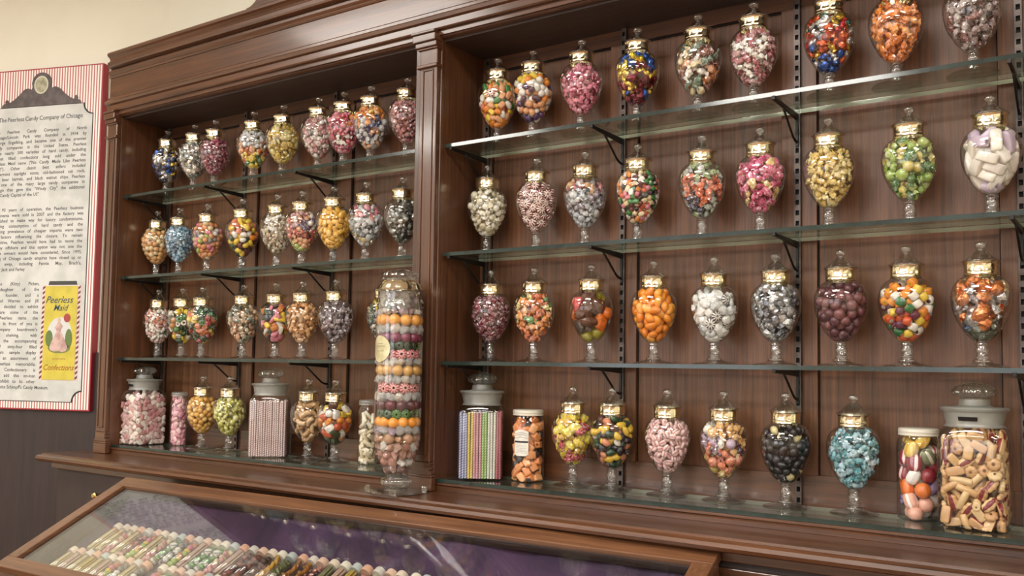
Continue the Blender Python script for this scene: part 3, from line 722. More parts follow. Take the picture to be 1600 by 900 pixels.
# label text, name, category, shapes, palette, r, kind, individual, options
def J(x, txt, shapes, pal, r=.0098, kind='cello', ind=False, **kw): return (x, txt, shapes, pal, r, kind, ind, kw)
ROWS = {
 ('left', 0): [J(-.690, 'blue, silver and yellow foil', ['foil', 'wrap'], [SIL, BLU, (60, 70, 96), YEL, WHT], kind='foil'),
    J(-.520, 'crinkled silver and white foil', ['foil', 'wrap'], [SIL, WHT, (150, 156, 150)], kind='foil'),
    J(-.399, 'dark rose pink wrapped', ['wrap'], [DPK, (146, 60, 84), (120, 52, 70)]),
    J(-.182, 'silver, orange and yellow-green wrapped', ['wrap', 'foil'], [SIL, ORG, (190, 92, 50), YEL, GRN, PEA], bands=[[3, 4], [1, 2, 3], [1, 5, 0], [0, 2, 0]]),
    J(-.028, 'gold-yellow foil wrapped', ['wrap', 'foil'], [GLD, (190, 160, 60), PYE]),
    J(.148, 'pale pink and white clear-wrapped', ['wrap', 'mint'], [ROS, WHT, (206, 170, 164)], second=[(170, 90, 90)]),
    J(.267, 'raspberry red, pink and white glossy', ['ball', 'wrap'], [(190, 56, 80), DPK, WHT, ORG, PNK], bands=[[0, 1, 2, 4], [0, 1, 2], [0, 1, 4], [0, 3, 4]]),
    J(.387, 'orange, dark blue and amber mixed', ['wrap', 'ball'], [ORG, GLD, (50, 60, 110), SIL, (204, 140, 60), PEA], bands=[[3, 5], [2, 3, 5], [0, 2, 3], [0, 1, 4]]),
    J(.543, 'dusty pink clear-wrapped', ['wrap'], [(176, 104, 102), ROS, (150, 84, 82)])],
 ('right', 0): [J(.889, 'orange, yellow and green bean', ['bean', 'pillow'], [ORG, YEL, WHT, GRN, PEA, (216, 120, 90)], .0097, 'hard', True, bands=[[0, 4], [0, 1, 2, 5, 4], [0, 4, 2, 3, 2], [1, 4, 0, 3]]),
    J(1.012, 'purple, white and orange beans', ['bean', 'ball'], [ORG, YEL, WHT, PUR, (84, 40, 60), PEA], .0097, 'hard', True, bands=[[2, 3, 5], [2, 3, 4, 5], [3, 4, 0, 2], [0, 1, 2]]),
    J(1.171, 'bright pink cellophane-wrapped', ['wrap'], [(208, 104, 136), (196, 84, 116), PNK]),
    J(1.341, 'bright blue, gold and crimson foil', ['foil', 'wrap'], [BLU, YEL, (120, 26, 46), GLD, (40, 110, 180)], kind='foil', bands=[[2, 0, 2], [2, 2, 3], [1, 2, 3], [0, 0, 1]]),
    J(1.511, 'peach, cream and grey-green twisted', ['wrap'], [PEA, CRM, (96, 120, 100), (214, 140, 84), WHT, (150, 84, 70)], .0135),
    J(1.656, 'rose and white cellophane-wrapped', ['wrap'], [(178, 96, 104), ROS, WHT]),
    J(1.837, 'multi-coloured metallic foil', ['foil', 'wrap'], [SIL, (40, 140, 130), (200, 90, 50), BLU, RED, GLD], kind='foil', bands=[[3, 0, 3], [3, 5, 2], [0, 2, 4], [1, 0, 2, 5]]),
    J(1.983, 'glowing orange wrapped', ['wrap'], [(232, 136, 36), (222, 120, 30), (240, 160, 70)], .0115),
    J(2.137, 'grey-mauve clear-wrapped', ['wrap'], [(146, 122, 118), (122, 98, 96), (176, 160, 156), (140, 90, 84)], .0115)],
 ('left', 1): [J(-.736, 'tan-peach round', ['ball'], [(222, 170, 112), TAN, CRM], kind='hard'),
    J(-.594, 'pale sky-blue wrapped', ['wrap'], [LBL, (104, 146, 176), (160, 188, 204)]),
    J(-.426, 'small pastel mixed', ['ball', 'bean'], [WHT, PEA, LIM, PNK, GRY, CRM, (210, 140, 90)], .0095, 'hard'),
    J(-.226, 'pink, yellow, white and maroon bean', ['bean'], [(220, 130, 100), YEL, WHT, MAR, DGR, ORG], .0105, 'hard', bands=[[4, 3, 1], [2, 4, 3, 1], [0, 5, 3], [1, 1, 0]]),
    J(-.045, 'beige and cream wrapped', ['wrap'], [BEI, (170, 150, 120), WHT]),
    J(.081, 'dusty violet, pink and coral mixed', ['wrap', 'ball'], [ROS, (190, 96, 80), PUR, WHT, LIM, PEA], bands=[[4, 5], [1, 1, 5], [1, 2, 3], [0, 3, 5]]),
    J(.233, 'golden yellow pillow-shaped', ['pillow'], [(236, 186, 84), (226, 172, 70), (240, 196, 110)], .0095, 'hard'),
    J(.378, 'silver, coral and pink foil', ['foil', 'wrap'], [SIL, (216, 130, 104), (120, 130, 130), PNK, (190, 170, 120)], bands=[[4, 0], [0, 2], [1, 0, 2], [3, 0, 3]]),
    J(.533, 'dark pewter-grey foil', ['foil', 'wrap'], [(140, 140, 134), (96, 96, 90), (176, 176, 170)], kind='foil')],
 ('right', 1): [J(.857, 'ivory wrapped', ['wrap', 'ball'], [(220, 212, 184), (232, 226, 208), (190, 178, 144)]),
    J(1.030, 'red-and-white spoked peppermint', ['mint'], [(240, 222, 214)], .0118, 'hard', True, second=[(120, 22, 34)], size=1.1),
    J(1.186, 'cloudy grey wraps with peach ones', ['wrap', 'ball'], [(168, 172, 178), SIL, (206, 156, 110), (140, 130, 140), (190, 110, 110)], bands=[[0, 1], [0, 1, 3], [0, 1, 3, 0], [0, 4, 2, 1]]),
    J(1.345, 'tiny multi-coloured cut-rock', ['pillow', 'bead'], [(226, 140, 70), WHT, PNK, (90, 40, 44), GRN, (214, 96, 66), BLK, CRM], .0072, 'hard', second=[WHT, PNK, WHT, ORG]),
    J(1.523, 'grey, coral and pale green wrapped', ['wrap'], [(176, 182, 172), (216, 110, 70), (150, 168, 120), SIL, PEA, (60, 56, 76)], .0115, bands=[[0, 5, 2], [1, 0, 5], [1, 1, 4], [0, 2, 3]]),
    J(1.672, 'magenta pink and pale gold foil', ['foil', 'wrap'], [(196, 70, 116), (186, 60, 104), (222, 192, 124), (214, 110, 140)]),
    J(1.834, 'pale butter-yellow wrapped', ['wrap'], [(226, 196, 112), (216, 182, 90), (232, 210, 140)]),
    J(2.008, 'lime green and yellow wrapped', ['wrap', 'ball'], [(150, 182, 70), (212, 196, 100), (70, 116, 56), (188, 204, 120)], .0118),
    J(2.168, 'white and lilac cut taffy stick', ['taffy'], [(236, 229, 216), (228, 220, 208), (236, 230, 220), (230, 222, 214), (240, 232, 220), (206, 188, 206)], .0140, 'hard', True, size=1.12)],
 ('left', 2): [J(-.708, 'pale pink twist with one green', ['wrap'], [(214, 176, 170), WHT, (210, 130, 96), (30, 130, 90)], bands=[[0, 1], [3, 0, 1, 0], [0, 1, 2], [0, 1, 2]]),
    J(-.5565, 'green, yellow and white ringed', ['ring', 'ball'], [(70, 130, 60), YEL, WHT, DGR, (190, 130, 80)], .0115, 'hard'),
    J(-.4375, 'holly green, red and lemon glossy', ['ball', 'foil'], [(30, 110, 50), RED, YEL, DGR, (210, 120, 70)], .0105),
    J(-.207, 'sandy beige and peach wrapped', ['wrap'], [(210, 176, 134), BEI, (206, 150, 110), (100, 110, 90)], .0115),
    J(-.037, 'black, yellow and pink stick-shaped', ['tube', 'pillow'], [BLK, YEL, PNK, (200, 120, 50), WHT, DGR], .0115, 'hard'),
    J(.096, 'translucent peach-coloured', ['curl', 'wrap'], [(226, 176, 120), (214, 158, 104), (232, 190, 150)], .0118, 'gum'),
    J(.251, 'smoky mauve clear-wrapped', ['wrap'], [(132, 112, 118), (168, 154, 160), (104, 84, 92)], .0112),
    J(.467, 'yellow and dark green', ['wrap'], [YEL, DGR, WHT, (60, 90, 90)], bands=[[2, 1], [1, 1, 2], [1, 3], [0, 0, 1]])],
 ('right', 2): [J(.877, 'deep burgundy jelly', ['ball', 'foil'], [(104, 26, 44), (124, 40, 58), (84, 22, 36)], .0085),
    J(1.026, 'orange, peach and mint-green twist-wrapped', ['wrap'], [(236, 150, 70), (232, 176, 130), (96, 160, 96), (214, 110, 60), PYE], .0118),
    J(1.209, 'loose orange, coral and brown', ['foil', 'ball'], [(220, 110, 30), (206, 84, 80), (90, 50, 34), (150, 140, 40), (70, 56, 50)], .0175, 'gum', True, dens=.5, bands=[[3], [4, 0, 2], [0, 0, 2], [1, 2, 3]]),
    J(1.392, 'bright orange peanut-shaped', ['bean'], [(240, 150, 40), (230, 134, 30), (244, 168, 66)], .0115, 'hard'),
    J(1.556, 'silver foil and black-striped mint', ['mint', 'foil'], [(216, 216, 212), (190, 192, 192), (232, 230, 226)], .0115, 'cello', second=[(60, 50, 50), (200, 200, 200), (90, 84, 84)]),
    J(1.709, 'clear ice-grey crinkled', ['foil', 'wrap'], [(176, 178, 182), (206, 208, 210), (120, 122, 128)], .0102, 'foil'),
    J(1.859, 'dark purple-brown raspberry-shaped', ['berry'], [(104, 54, 62), (86, 42, 52), (120, 70, 74)], .0115, 'hard'),
    J(1.999, 'multi-coloured cut-rock with patterned ends', ['bead'], [(236, 150, 40), YEL, WHT, (40, 110, 60), (214, 88, 44), (100, 40, 66), ORG], .0104, 'hard', True, second=[YEL, CRM, (60, 40, 50), CRM, WHT, WHT]),
    J(2.146, 'silver, copper and slate-blue foil', ['foil', 'wrap'], [SIL, (208, 128, 76), (80, 100, 130), (120, 124, 112), CRM, (196, 200, 206)], .013, 'foil', bands=[[3, 2], [3, 0, 1], [0, 5, 1], [4, 1, 0]])],
 ('left', 3): [J(-.429, 'golden tan ball-shaped', ['ball'], [(226, 178, 92), (212, 158, 76), (234, 194, 120)], .0092, 'hard'),
    J(-.274, 'pale yellow-green wrapped', ['wrap', 'ball'], [(212, 208, 110), (196, 190, 80), (226, 222, 150)], .0100),
    J(.128, 'beige peanut-shell curl', ['curl'], [(206, 170, 124), (190, 150, 104), (220, 190, 150)], .0140, 'hard'),
    J(.254, 'orange, white and rust-coloured mixed', ['chunk', 'ball'], [(228, 140, 50), WHT, (200, 90, 50), YEL, (70, 80, 50), PEA, (90, 50, 40)], .0125, 'gum', bands=[[4, 4, 5], [1, 5, 0, 2], [0, 0, 2, 1], [1, 3, 6]])],
 ('right', 3): [J(1.149, 'lemon yellow and crimson foil', ['foil', 'wrap'], [(226, 206, 50), (176, 40, 56), (232, 214, 90), (214, 170, 60), (226, 196, 40), (224, 200, 70)], .0115, 'cello'),
    J(1.268, 'green, white, yellow and brown jelly bean', ['bean'], [(30, 62, 40), WHT, (224, 186, 60), (92, 52, 44), (214, 140, 104), BLK], .0102, 'hard', True),
    J(1.425, 'pale pink striped pillow', ['stripe'], [(228, 196, 192), (236, 210, 204)], .0082, 'hard', second=[(190, 126, 130)]),
    J(1.574, 'amber, lilac and coral clear-wrapped', ['wrap', 'ball'], [(226, 176, 110), LIL, (216, 124, 86), (90, 64, 80), WHT, (210, 180, 70)], .0125, bands=[[2, 5, 2], [2, 2, 5], [1, 3, 0, 1], [0, 4, 0]]),
    J(1.726, 'glossy black with cream-labelled', ['ball', 'bean'], [(26, 22, 26), (20, 18, 20), (38, 32, 38), (226, 212, 160)], .0100, 'hard', bands=[[0, 0, 1, 3], [0, 1, 2, 0, 0, 1], [0, 1, 2, 0, 1], [0, 1, 2, 3]]),
    J(1.879, 'teal and ice-blue wrapped', ['wrap', 'daisy'], [(64, 140, 150), (176, 206, 216), (100, 166, 176), (150, 190, 204)], .0105)],
}
RWN = ['top', 'second', 'third', 'lowest']
def jar_rz(): return random.uniform(0, 6)
for (side, i), row in ROWS.items():
    for k, (x, txt, shapes, pal, r, kind, ind, kw) in enumerate(row):
        y = -.069 if i == 3 else -.072
        if i == 3: x += .005
        y += random.uniform(-.001, .001)
        loc = (x, y, ZS[i] + .0002)
        apothecary(loc, 'footed jar of %s candies, %s shelf, %s bay' % (txt, RWN[i], side))
        lab = '%s candies inside jar, %s shelf, %s bay' % (txt, RWN[i], side)
        if len(lab.split()) > 16: lab = '%s candies in jar, %s shelf, %s bay' % (txt, RWN[i], side)
        nm = 'wrapped_candy' if ('wrap' in shapes or 'foil' in shapes) else 'hard_candy'
        if ind:
            lab = lab.replace('candies', 'candy', 1)
            nm = {'bean': 'bean_candy', 'pillow': 'pillow_candy', 'taffy': 'taffy_stick', 'bead': 'cut_rock_candy'}.get(shapes[0], nm)
            if 'jelly bean' in txt: nm = 'jelly_bean'
        if 'mint' in shapes and ind: nm = 'peppermint'
        if nm == 'wrapped_candy' and 'size' not in kw: kw['size'] = 1.12
        if 'size' not in kw: kw['size'] = 1.06
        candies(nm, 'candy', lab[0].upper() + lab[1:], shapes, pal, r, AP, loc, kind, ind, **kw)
# the single starlight mint in the first right-hand jar
me = merged('peppermint', [S_mint()], np.zeros((1, 3)), np.eye(3)[None], [.0125], [0], 1)
o = mesh_obj('peppermint', me, [cmat((244, 236, 228), 'hard'), cmat((176, 60, 60), 'hard')], None, (.8975, -.072 - .0455, ZS[0] + .150), (PI / 2 - .1, 0, .35))
tag(o, 'white spoked mint against the glass of the first top-shelf jar of right bay', 'candy')

# ------------------------------------------------------------------ big square jars with mushroom lids
def sq_ring(bm, hs, e, z, seg=32):
    vs = []
    for k in range(seg):
        a = 2 * PI * (k + .5) / seg; c, s = math.cos(a), math.sin(a)
        d = (abs(c) ** e + abs(s) ** e) ** (-1 / e)
        vs.append(bm.verts.new((hs * d * c, hs * d * s, z)))
    return vs
def loft(name, rings, mat, parent, cap0=True, cap1=False, seg=32, sharp=35):
    bm = new_bm(); R = [sq_ring(bm, *r, seg=seg) for r in rings]
    for a, b in zip(R[:-1], R[1:]):
        for k in range(seg): bm.faces.new((a[k], a[(k + 1) % seg], b[(k + 1) % seg], b[k]))
    if cap0: bm.faces.new(R[0][::-1])
    if cap1: bm.faces.new(R[-1])
    o = bm_finish(bm, name, mat, parent, smooth=True); o.data.set_sharp_from_angle(angle=math.radians(sharp)); return o
def knob_mesh(r, h, petals=16):
    prof_ = [(0, 0), (r * .62, 0), (r * .60, h * .18), (r * .66, h * .26), (r * .90, h * .34), (r, h * .48), (r * .97, h * .6), (r * .85, h * .76), (r * .6, h * .91), (r * .3, h * .98), (0, h)]
    return lathe_mesh('knob', prof_, 64, 40, wob=lambda a, z: 1 + .035 * math.cos(petals * a) * (1 if z > h * .3 else 0))
def square_jar(loc, rz, label, hs=.067, plate=True, group='square glass candy jars'):
    t = empty('square_jar', loc, rz)
    loft('body', [(hs * .92, 7, .0), (hs * .985, 7, .004), (hs, 8, .012), (hs, 8, .175), (hs * .985, 6, .190), (hs * .93, 4.5, .201), (hs * .86, 3, .207)], GLASS, t, seg=56)
    mt = lathe_mesh('neck', [(hs * .90, .2055), (hs * .84, .209), (hs * .82, .213), (hs * .90, .236), (hs * .98, .240), (hs, .2435), (hs * .95, .246), (hs * .80, .246), (hs * .78, .213), (hs * .80, .207)], 40, 35)
    mesh_obj('neck', mt, FROST, t)
    st = lathe_mesh('lid', [(0, .238), (hs * .76, .238), (hs * .77, .2465), (hs * .54, .2475), (hs * .46, .250), (hs * .44, .262), (0, .262)], 40, 35)
    ld = mesh_obj('lid', st, FROST, t)
    mesh_obj('knob', knob_mesh(.043, .041), SOLIDG, ld, (0, 0, .2565))
    if plate:
        p_ = empty('name_plate'); p_.parent = t
        bm = new_bm(); seg = 6
        for sgn in (0,):
            vs0 = []; vs1 = []
            for k in range(seg + 1):
                a = -PI / 2 - .10 + (k / seg - .5) * .62; rr = hs * .875
                vs0.append(bm.verts.new((math.cos(a) * (rr), math.sin(a) * (rr), .2195))); vs1.append(bm.verts.new((math.cos(a) * (rr + .0026), math.sin(a) * (rr + .0026), .2275)))
            for k in range(seg): bm.faces.new((vs0[k], vs0[k + 1], vs1[k + 1], vs1[k]))
        o = bm_finish(bm, 'name_plate', BLACKL, t)
        md = o.modifiers.new('s', 'SOLIDIFY'); md.thickness = .0012; md.offset = 0
        bpy.data.objects.remove(p_)
    tag(t, label, 'jar', group); return t
ZB = ZS[3] + .0002
sq1 = (-.7325, -.104); big = (2.131, -.082); skL = (-.033, -.088); skR = (.869, -.096)
square_jar((sq1[0], sq1[1], ZB), 0, 'big square glass jar of pinkish-white cut candies at the far left of lowest shelf', hs=.065)
square_jar((big[0], big[1], ZB), .02, 'big square glass jar of cream and burgundy candies at the right edge of lowest shelf', hs=.066)
square_jar((skL[0], skL[1], ZB), math.radians(42), 'square glass jar packed with thin pink-striped candy sticks, lowest shelf of left bay', hs=.064, plate=False)
square_jar((skR[0], skR[1], ZB), math.radians(33), 'square glass jar of candy sticks in coloured bands beside the middle pilaster', hs=.064, plate=False)
sqreg = lambda hs, zt=.193: (.004, zt, (lambda z: np.where(z < .17, 99, 99) * 1.0), hs - .003)
def sqfill(hs, top=.197):
    z0, z1 = .004, top
    return (z0, z1, (lambda z: np.interp(z, [0, .17, .19, .21], [hs * 1.25, hs * 1.25, hs * .98, hs * .8])), hs - .0035)
candies('cut_candy', 'candy', 'pinkish-white cut candies filling the far left square jar of the lowest shelf', ['pillow', 'cut', 'chunk'], [(228, 214, 204), (218, 194, 188), (206, 164, 162), (234, 224, 214), (196, 140, 140)], .0098,
        sqfill(.065), (sq1[0], sq1[1], ZB), 'hard', False, dens=.60, size=1.15)
candies('striped_candy', 'candy', 'cream candy with burgundy stripe in the square jar at the right edge', ['kiss', 'cut', 'daisy', 'kiss', 'cut', 'tube'], [(210, 170, 118), (218, 186, 138), (196, 150, 102), (204, 160, 112)], .0116,
        sqfill(.066), (big[0], big[1], ZB), 'hard', True, dens=.60, size=1.12, second=[(120, 26, 36)], rz=.02, group='cream and burgundy candies in the big square jar')

# candy sticks
def stick_meshes(r, L, c1, c2, twist=80, nv=8, rings=110):
    prf = [(0, 0)] + [(1, L * i / rings) for i in range(rings + 1)] + [(0, L)]
    n = len(prf) - 1
    v, f = grid_shape(n, nv, lambda u, a: (r * prf[round(u * n)][0] * math.cos(a + prf[round(u * n)][1] / L * twist), r * prf[round(u * n)][0] * math.sin(a + prf[round(u * n)][1] / L * twist), prf[round(u * n)][1]))
    m = np.zeros(len(f), int)
    for i in range(n):
        for k in range(nv):
            if k % 4 == 0: m[(i * nv + k) * 2:(i * nv + k) * 2 + 2] = 1
    me = merged('candy_stick', [(v, f, m, True)], np.zeros((1, 3)), np.eye(3)[None], [1.0], [0], 1)
    me.materials.append(cmat(c1, 'hard')); me.materials.append(cmat(c2, 'hard')); return me
def sticks(jar, rz, hs, cols, r, L, label_fn, group, cat='candy stick'):
    meshes = [stick_meshes(r, L, a, b) for a, b, _ in cols]
    n = int((hs * 2 - .008) / (r * 2.02)); st = (hs * 2 - .010) / n
    ca, sa = math.cos(rz), math.sin(rz)
    for i in range(n):
        for k in range(n):
            edge = i == 0 or k == 0 or i == n - 1 or k == n - 1 or i == 1 or k == 1
            if not (k <= 1 or i >= n - 2 or i == 0): continue     # outer ranks towards the viewer are the ones in view
            x = -hs + .005 + st * (i + .5); y = -hs + .005 + st * (k + .5)
            if max(abs(x), abs(y)) > hs - .0042 - r: x = max(-hs + .0042 + r, min(hs - .0042 - r, x)); y = max(-hs + .0042 + r, min(hs - .0042 - r, y))
            ci = min(len(cols) - 1, int(i / n * len(cols))) if len(cols) > 1 else 0
            o = bpy.data.objects.new('candy_stick', meshes[ci]); COL.objects.link(o)
            o.location = (jar[0] + ca * x - sa * y, jar[1] + sa * x + ca * y, ZB + .0045)
            o.rotation_euler = (random.uniform(-.006, .006), random.uniform(-.006, .006), random.uniform(0, 6)); o.scale[2] = random.uniform(.965, 1.0)
            tag(o, label_fn(cols[ci][2]), cat, group(cols[ci][2]))
sticks(skL, math.radians(42), .064, [((232, 214, 210), (150, 92, 100), 'pink')], .0036, .186, lambda c: 'thin white and dusty pink striped candy stick standing in the left square jar', lambda c: 'pink striped candy sticks')
sticks(skR, math.radians(33), .064, [((196, 198, 226), (66, 74, 140), 'blue'), ((232, 214, 130), (196, 160, 60), 'yellow'), ((226, 176, 184), (180, 110, 124), 'pink'), ((190, 216, 150), (70, 140, 60), 'green'), ((232, 230, 220), (190, 196, 184), 'white'), ((196, 120, 130), (140, 60, 78), 'dark rose')], .0038, .184,
       lambda c: '%s striped candy stick in the square jar beside the middle pilaster' % c, lambda c: '%s candy sticks' % c)

# ------------------------------------------------------------------ round screw-top jars
def round_jar(loc, r, h, label, cap='glass'):
    t = empty('round_jar', loc)
    nb = r * .86
    mesh_obj('body', lathe_mesh('body', [(0, 0), (r * .9, 0), (r * .98, .003), (r, .010), (r, h * .80), (r * .96, h * .86), (nb, h * .90), (nb, h * .94)], 36, 40), GLASS, t)
    k = nb + .0025
    mt = lathe_mesh('cap', [(0, h), (k * .93, h), (k, h - .002), (k, h * .968), (k * 1.02, h * .963), (k, h * .955), (k, h * .93), (k * 1.02, h * .925), (k * .98, h * .918), (k * .94, h * .918)], 40, 35)
    mesh_obj('cap', mt, {'glass': FROST, 'white': TIN}[cap], t)
    tag(t, label, 'jar'); return t
def cylreg(r, h): return (.003, h * .90, (lambda z: np.interp(z, [0, h * .80, h * .9, h], [r - .002, r - .002, r * .86, r * .84])), None)
round_jar((-.590, -.048, ZB), .031, .200, 'slim round glass jar of pink pillow mints beside the far left square jar')
candies('pillow_mint', 'candy', 'Pink pillow mints filling the slim round jar at the far left', ['pillow'], [(226, 168, 178), (214, 146, 160), (234, 190, 194)], .0092, cylreg(.031, .200), (-.590, -.048, ZB), 'hard', size=1.15)
round_jar((.386, -.050, ZB), .031, .203, 'slim round glass jar of cream candy tubes behind the tall footed jar')
candies('candy_tube', 'candy', 'Cream tube candies filling the slim round jar behind the tall footed jar', ['tube'], [(226, 212, 180), (210, 194, 160), (236, 226, 204)], .0115, cylreg(.031, .203), (.386, -.050, ZB), 'hard', size=1.05)
oj = round_jar((1.006, -.064, ZB), .0465, .197, 'round glass jar of orange and black candies with a paper label', 'white')
candies('two_tone_candy', 'candy', 'orange and black layered candy in the paper-labelled round jar', ['kernel', 'chunk'], [(232, 154, 96), (226, 142, 84), (236, 170, 116), (44, 30, 34)], .0122, cylreg(.0465, .197), (1.006, -.064, ZB), 'hard', True, size=1.1, second=[(40, 28, 32), (40, 28, 32), (222, 140, 84), (40, 28, 32)], group='orange and black candies')
# paper label on the orange jar
def curved_label(r, a0, a1, zfn0, zfn1, nm, mat, parent, seg=12, thick=.0004):
    bm = new_bm(); lo = []; hi = []
    for k in range(seg + 1):
        t_ = k / seg; a = a0 + (a1 - a0) * t_
        lo.append(bm.verts.new((r * math.cos(a), r * math.sin(a), zfn0(t_)))); hi.append(bm.verts.new((r * math.cos(a), r * math.sin(a), zfn1(t_))))
    for k in range(seg): bm.faces.new((lo[k], lo[k + 1], hi[k + 1], hi[k]))
    o = bm_finish(bm, nm, mat, parent); return o
va_ = math.atan2(-2.15, 1.43)      # direction of the viewer
lb_ = curved_label(.0471, va_ - .86, va_ + .03, lambda t: .072 if .12 < t < .88 else .075, lambda t: .138 + .006 * math.sin(PI * t), 'paper_label', PAPER, oj)
curved_label(.0474, va_ - .84, va_ + .01, lambda t: .108, lambda t: .113, 'label_band', INK, lb_)
for q in (.119, .126, .131): curved_label(.0474, va_ - .82, va_ - .01, lambda t, q=q: q + .004 * math.sin(PI * t), lambda t, q=q: q + .0008 + .004 * math.sin(PI * t), 'label_line', INK, lb_)
for q in (.101, .097, .093, .088, .084, .080): curved_label(.0474, va_ - .76, va_ - .08, lambda t, q=q: q, lambda t, q=q: q + .0007, 'label_line', pmat('grey_ink', srgb(150, 150, 148), .6), lb_)
round_jar((2.0165, -.052, ZB), .0450, .196, 'white-capped round glass jar of large striped candies beside the right square jar', 'white')
o = None
candies('large_candy', 'candy', 'large striped candy in the white-capped round jar near the right edge', ['stripe', 'ball', 'stripe'], [(236, 228, 220), (140, 30, 50), (228, 196, 90), (150, 134, 176), (120, 128, 96), (226, 120, 50), (226, 170, 150), (240, 236, 232)], 0.0162,
        cylreg(.0450, .196), (2.0165, -.052, ZB), 'hard', True, dens=.58, size=1.08, second=[(190, 60, 70), (236, 210, 210), (210, 160, 60), (90, 60, 130), (220, 216, 196), (214, 100, 40), (240, 236, 230), (226, 222, 220)],
        group='large striped candies', bands=[[6, 0, 6], [3, 6, 0], [3, 3, 5], [7, 7, 5], [1, 1, 4], [0, 1, 4], [2, 3, 2]])

# ------------------------------------------------------------------ tall footed jar on the counter
TL = Vector((.733, -.300, ZC))
tj = tag(empty('tall_footed_jar', TL), 'very tall footed glass jar of layered candies standing on the counter before the pilaster', 'jar')
tb = [(.031, .050), (.034, .060), (.042, .075), (.050, .092), (.058, .115), (.0632, .142), (.0645, .160), (.0645, .475), (.0635, .500), (.060, .515), (.058, .525), (.058, .548), (.060, .553)]
mesh_obj('body', lathe_mesh('body', tb, 48, 0), GLASS, tj)
def dwob(a, z): return 1 + .012 * math.cos(16 * a + z * 500)
mesh_obj('shoulder_band', lathe_mesh('shoulder_band', [(.0612, .500), (.0618, .508), (.0612, .516), (.0600, .524), (.0606, .532), (.0600, .540), (.0612, .548), (.0600, .553), (.0585, .553), (.0585, .50), (.0612, .500)], 64, 0, wob=dwob), SOLIDG, tj)
mesh_obj('stem', lathe_mesh('stem', [(0, .0085), (.034, .0085), (.030, .013), (.033, .018), (.043, .024), (.0445, .031), (.042, .037), (.034, .041), (.030, .045), (.032, .049), (.036, .053), (0, .055)], 48, 35, wob=lambda a, z: 1 + .03 * math.cos(12 * a) * (.018 < z < .038)), SOLIDG, tj)
ft = mesh_obj('foot', lathe_mesh('foot', [(0, .0015), (.068, .0015), (.080, .003), (.081, .005), (.075, .0065), (.05, .0085), (0, .0087)], 48, 35, wob=lambda a, z: 1 + .035 * math.cos(4 * (a - math.radians(35)))), SOLIDG, tj)
for k in range(4):
    a = math.radians(35 + 90 * k)
    bm = new_bm(); bm_box(bm, -.008, .008, -.010, .010, 0, .020, .003)
    bm_finish(bm, 'toe', SOLIDG, ft, loc=(.078 * math.cos(a), .078 * math.sin(a), .0003), rot=(0, 0, a))
mesh_obj('collar', lathe_mesh('collar', [(.050, .552), (.0600, .552), (.062, .555), (.059, .560), (.056, .568), (.050, .577), (.045, .581), (.043, .577), (.050, .552)], 64, 30, wob=lambda a, z: 1 + .014 * math.cos(24 * a)), GOLD, tj)
ld = mesh_obj('lid', lathe_mesh('lid', [(0, .578), (.040, .578), (.041, .586), (.046, .589), (.0485, .594), (.046, .600), (.038, .606), (.024, .611), (.010, .613), (0, .6135)], 64, 30, wob=lambda a, z: 1 + (.03 * math.cos(18 * a) if z > .587 and z < .605 else 0)), SOLIDG, tj)
# oval sticker on the glass
bm = new_bm(); seg = 28; ctr = bm.verts.new((0, 0, 0)); rim = []
a_c = va_ - .80
def onc(da, dz, r=.0650): return (r * math.cos(a_c + da), r * math.sin(a_c + da), .392 + dz)
ctr.co = onc(0, 0, .0652)
for k in range(seg): rim.append(bm.verts.new(onc(.56 * math.cos(2 * PI * k / seg), .036 * math.sin(2 * PI * k / seg), .0652)))
mid = [bm.verts.new(onc(.28 * math.cos(2 * PI * k / seg), .018 * math.sin(2 * PI * k / seg), .0652)) for k in range(seg)]
for k in range(seg):
    bm.faces.new((ctr, mid[k], mid[(k + 1) % seg])); bm.faces.new((mid[k], rim[k], rim[(k + 1) % seg], mid[(k + 1) % seg]))
bm_finish(bm, 'oval_sticker', pmat('gold_sticker', srgb(206, 198, 160), .3, metal=.3, noise=srgb(190, 180, 140), nscale=60), tj, smooth=True)
for q, a0, a1 in ((.405, -.12, .22), (.398, -.26, .30), (.385, -.18, .26)):
    curved_label(.0656, a_c + a0, a_c + a1, lambda t, q=q: q, lambda t, q=q: q + .0022, 'sticker_print', pmat('olive_print', srgb(150, 144, 110), .5), tj)
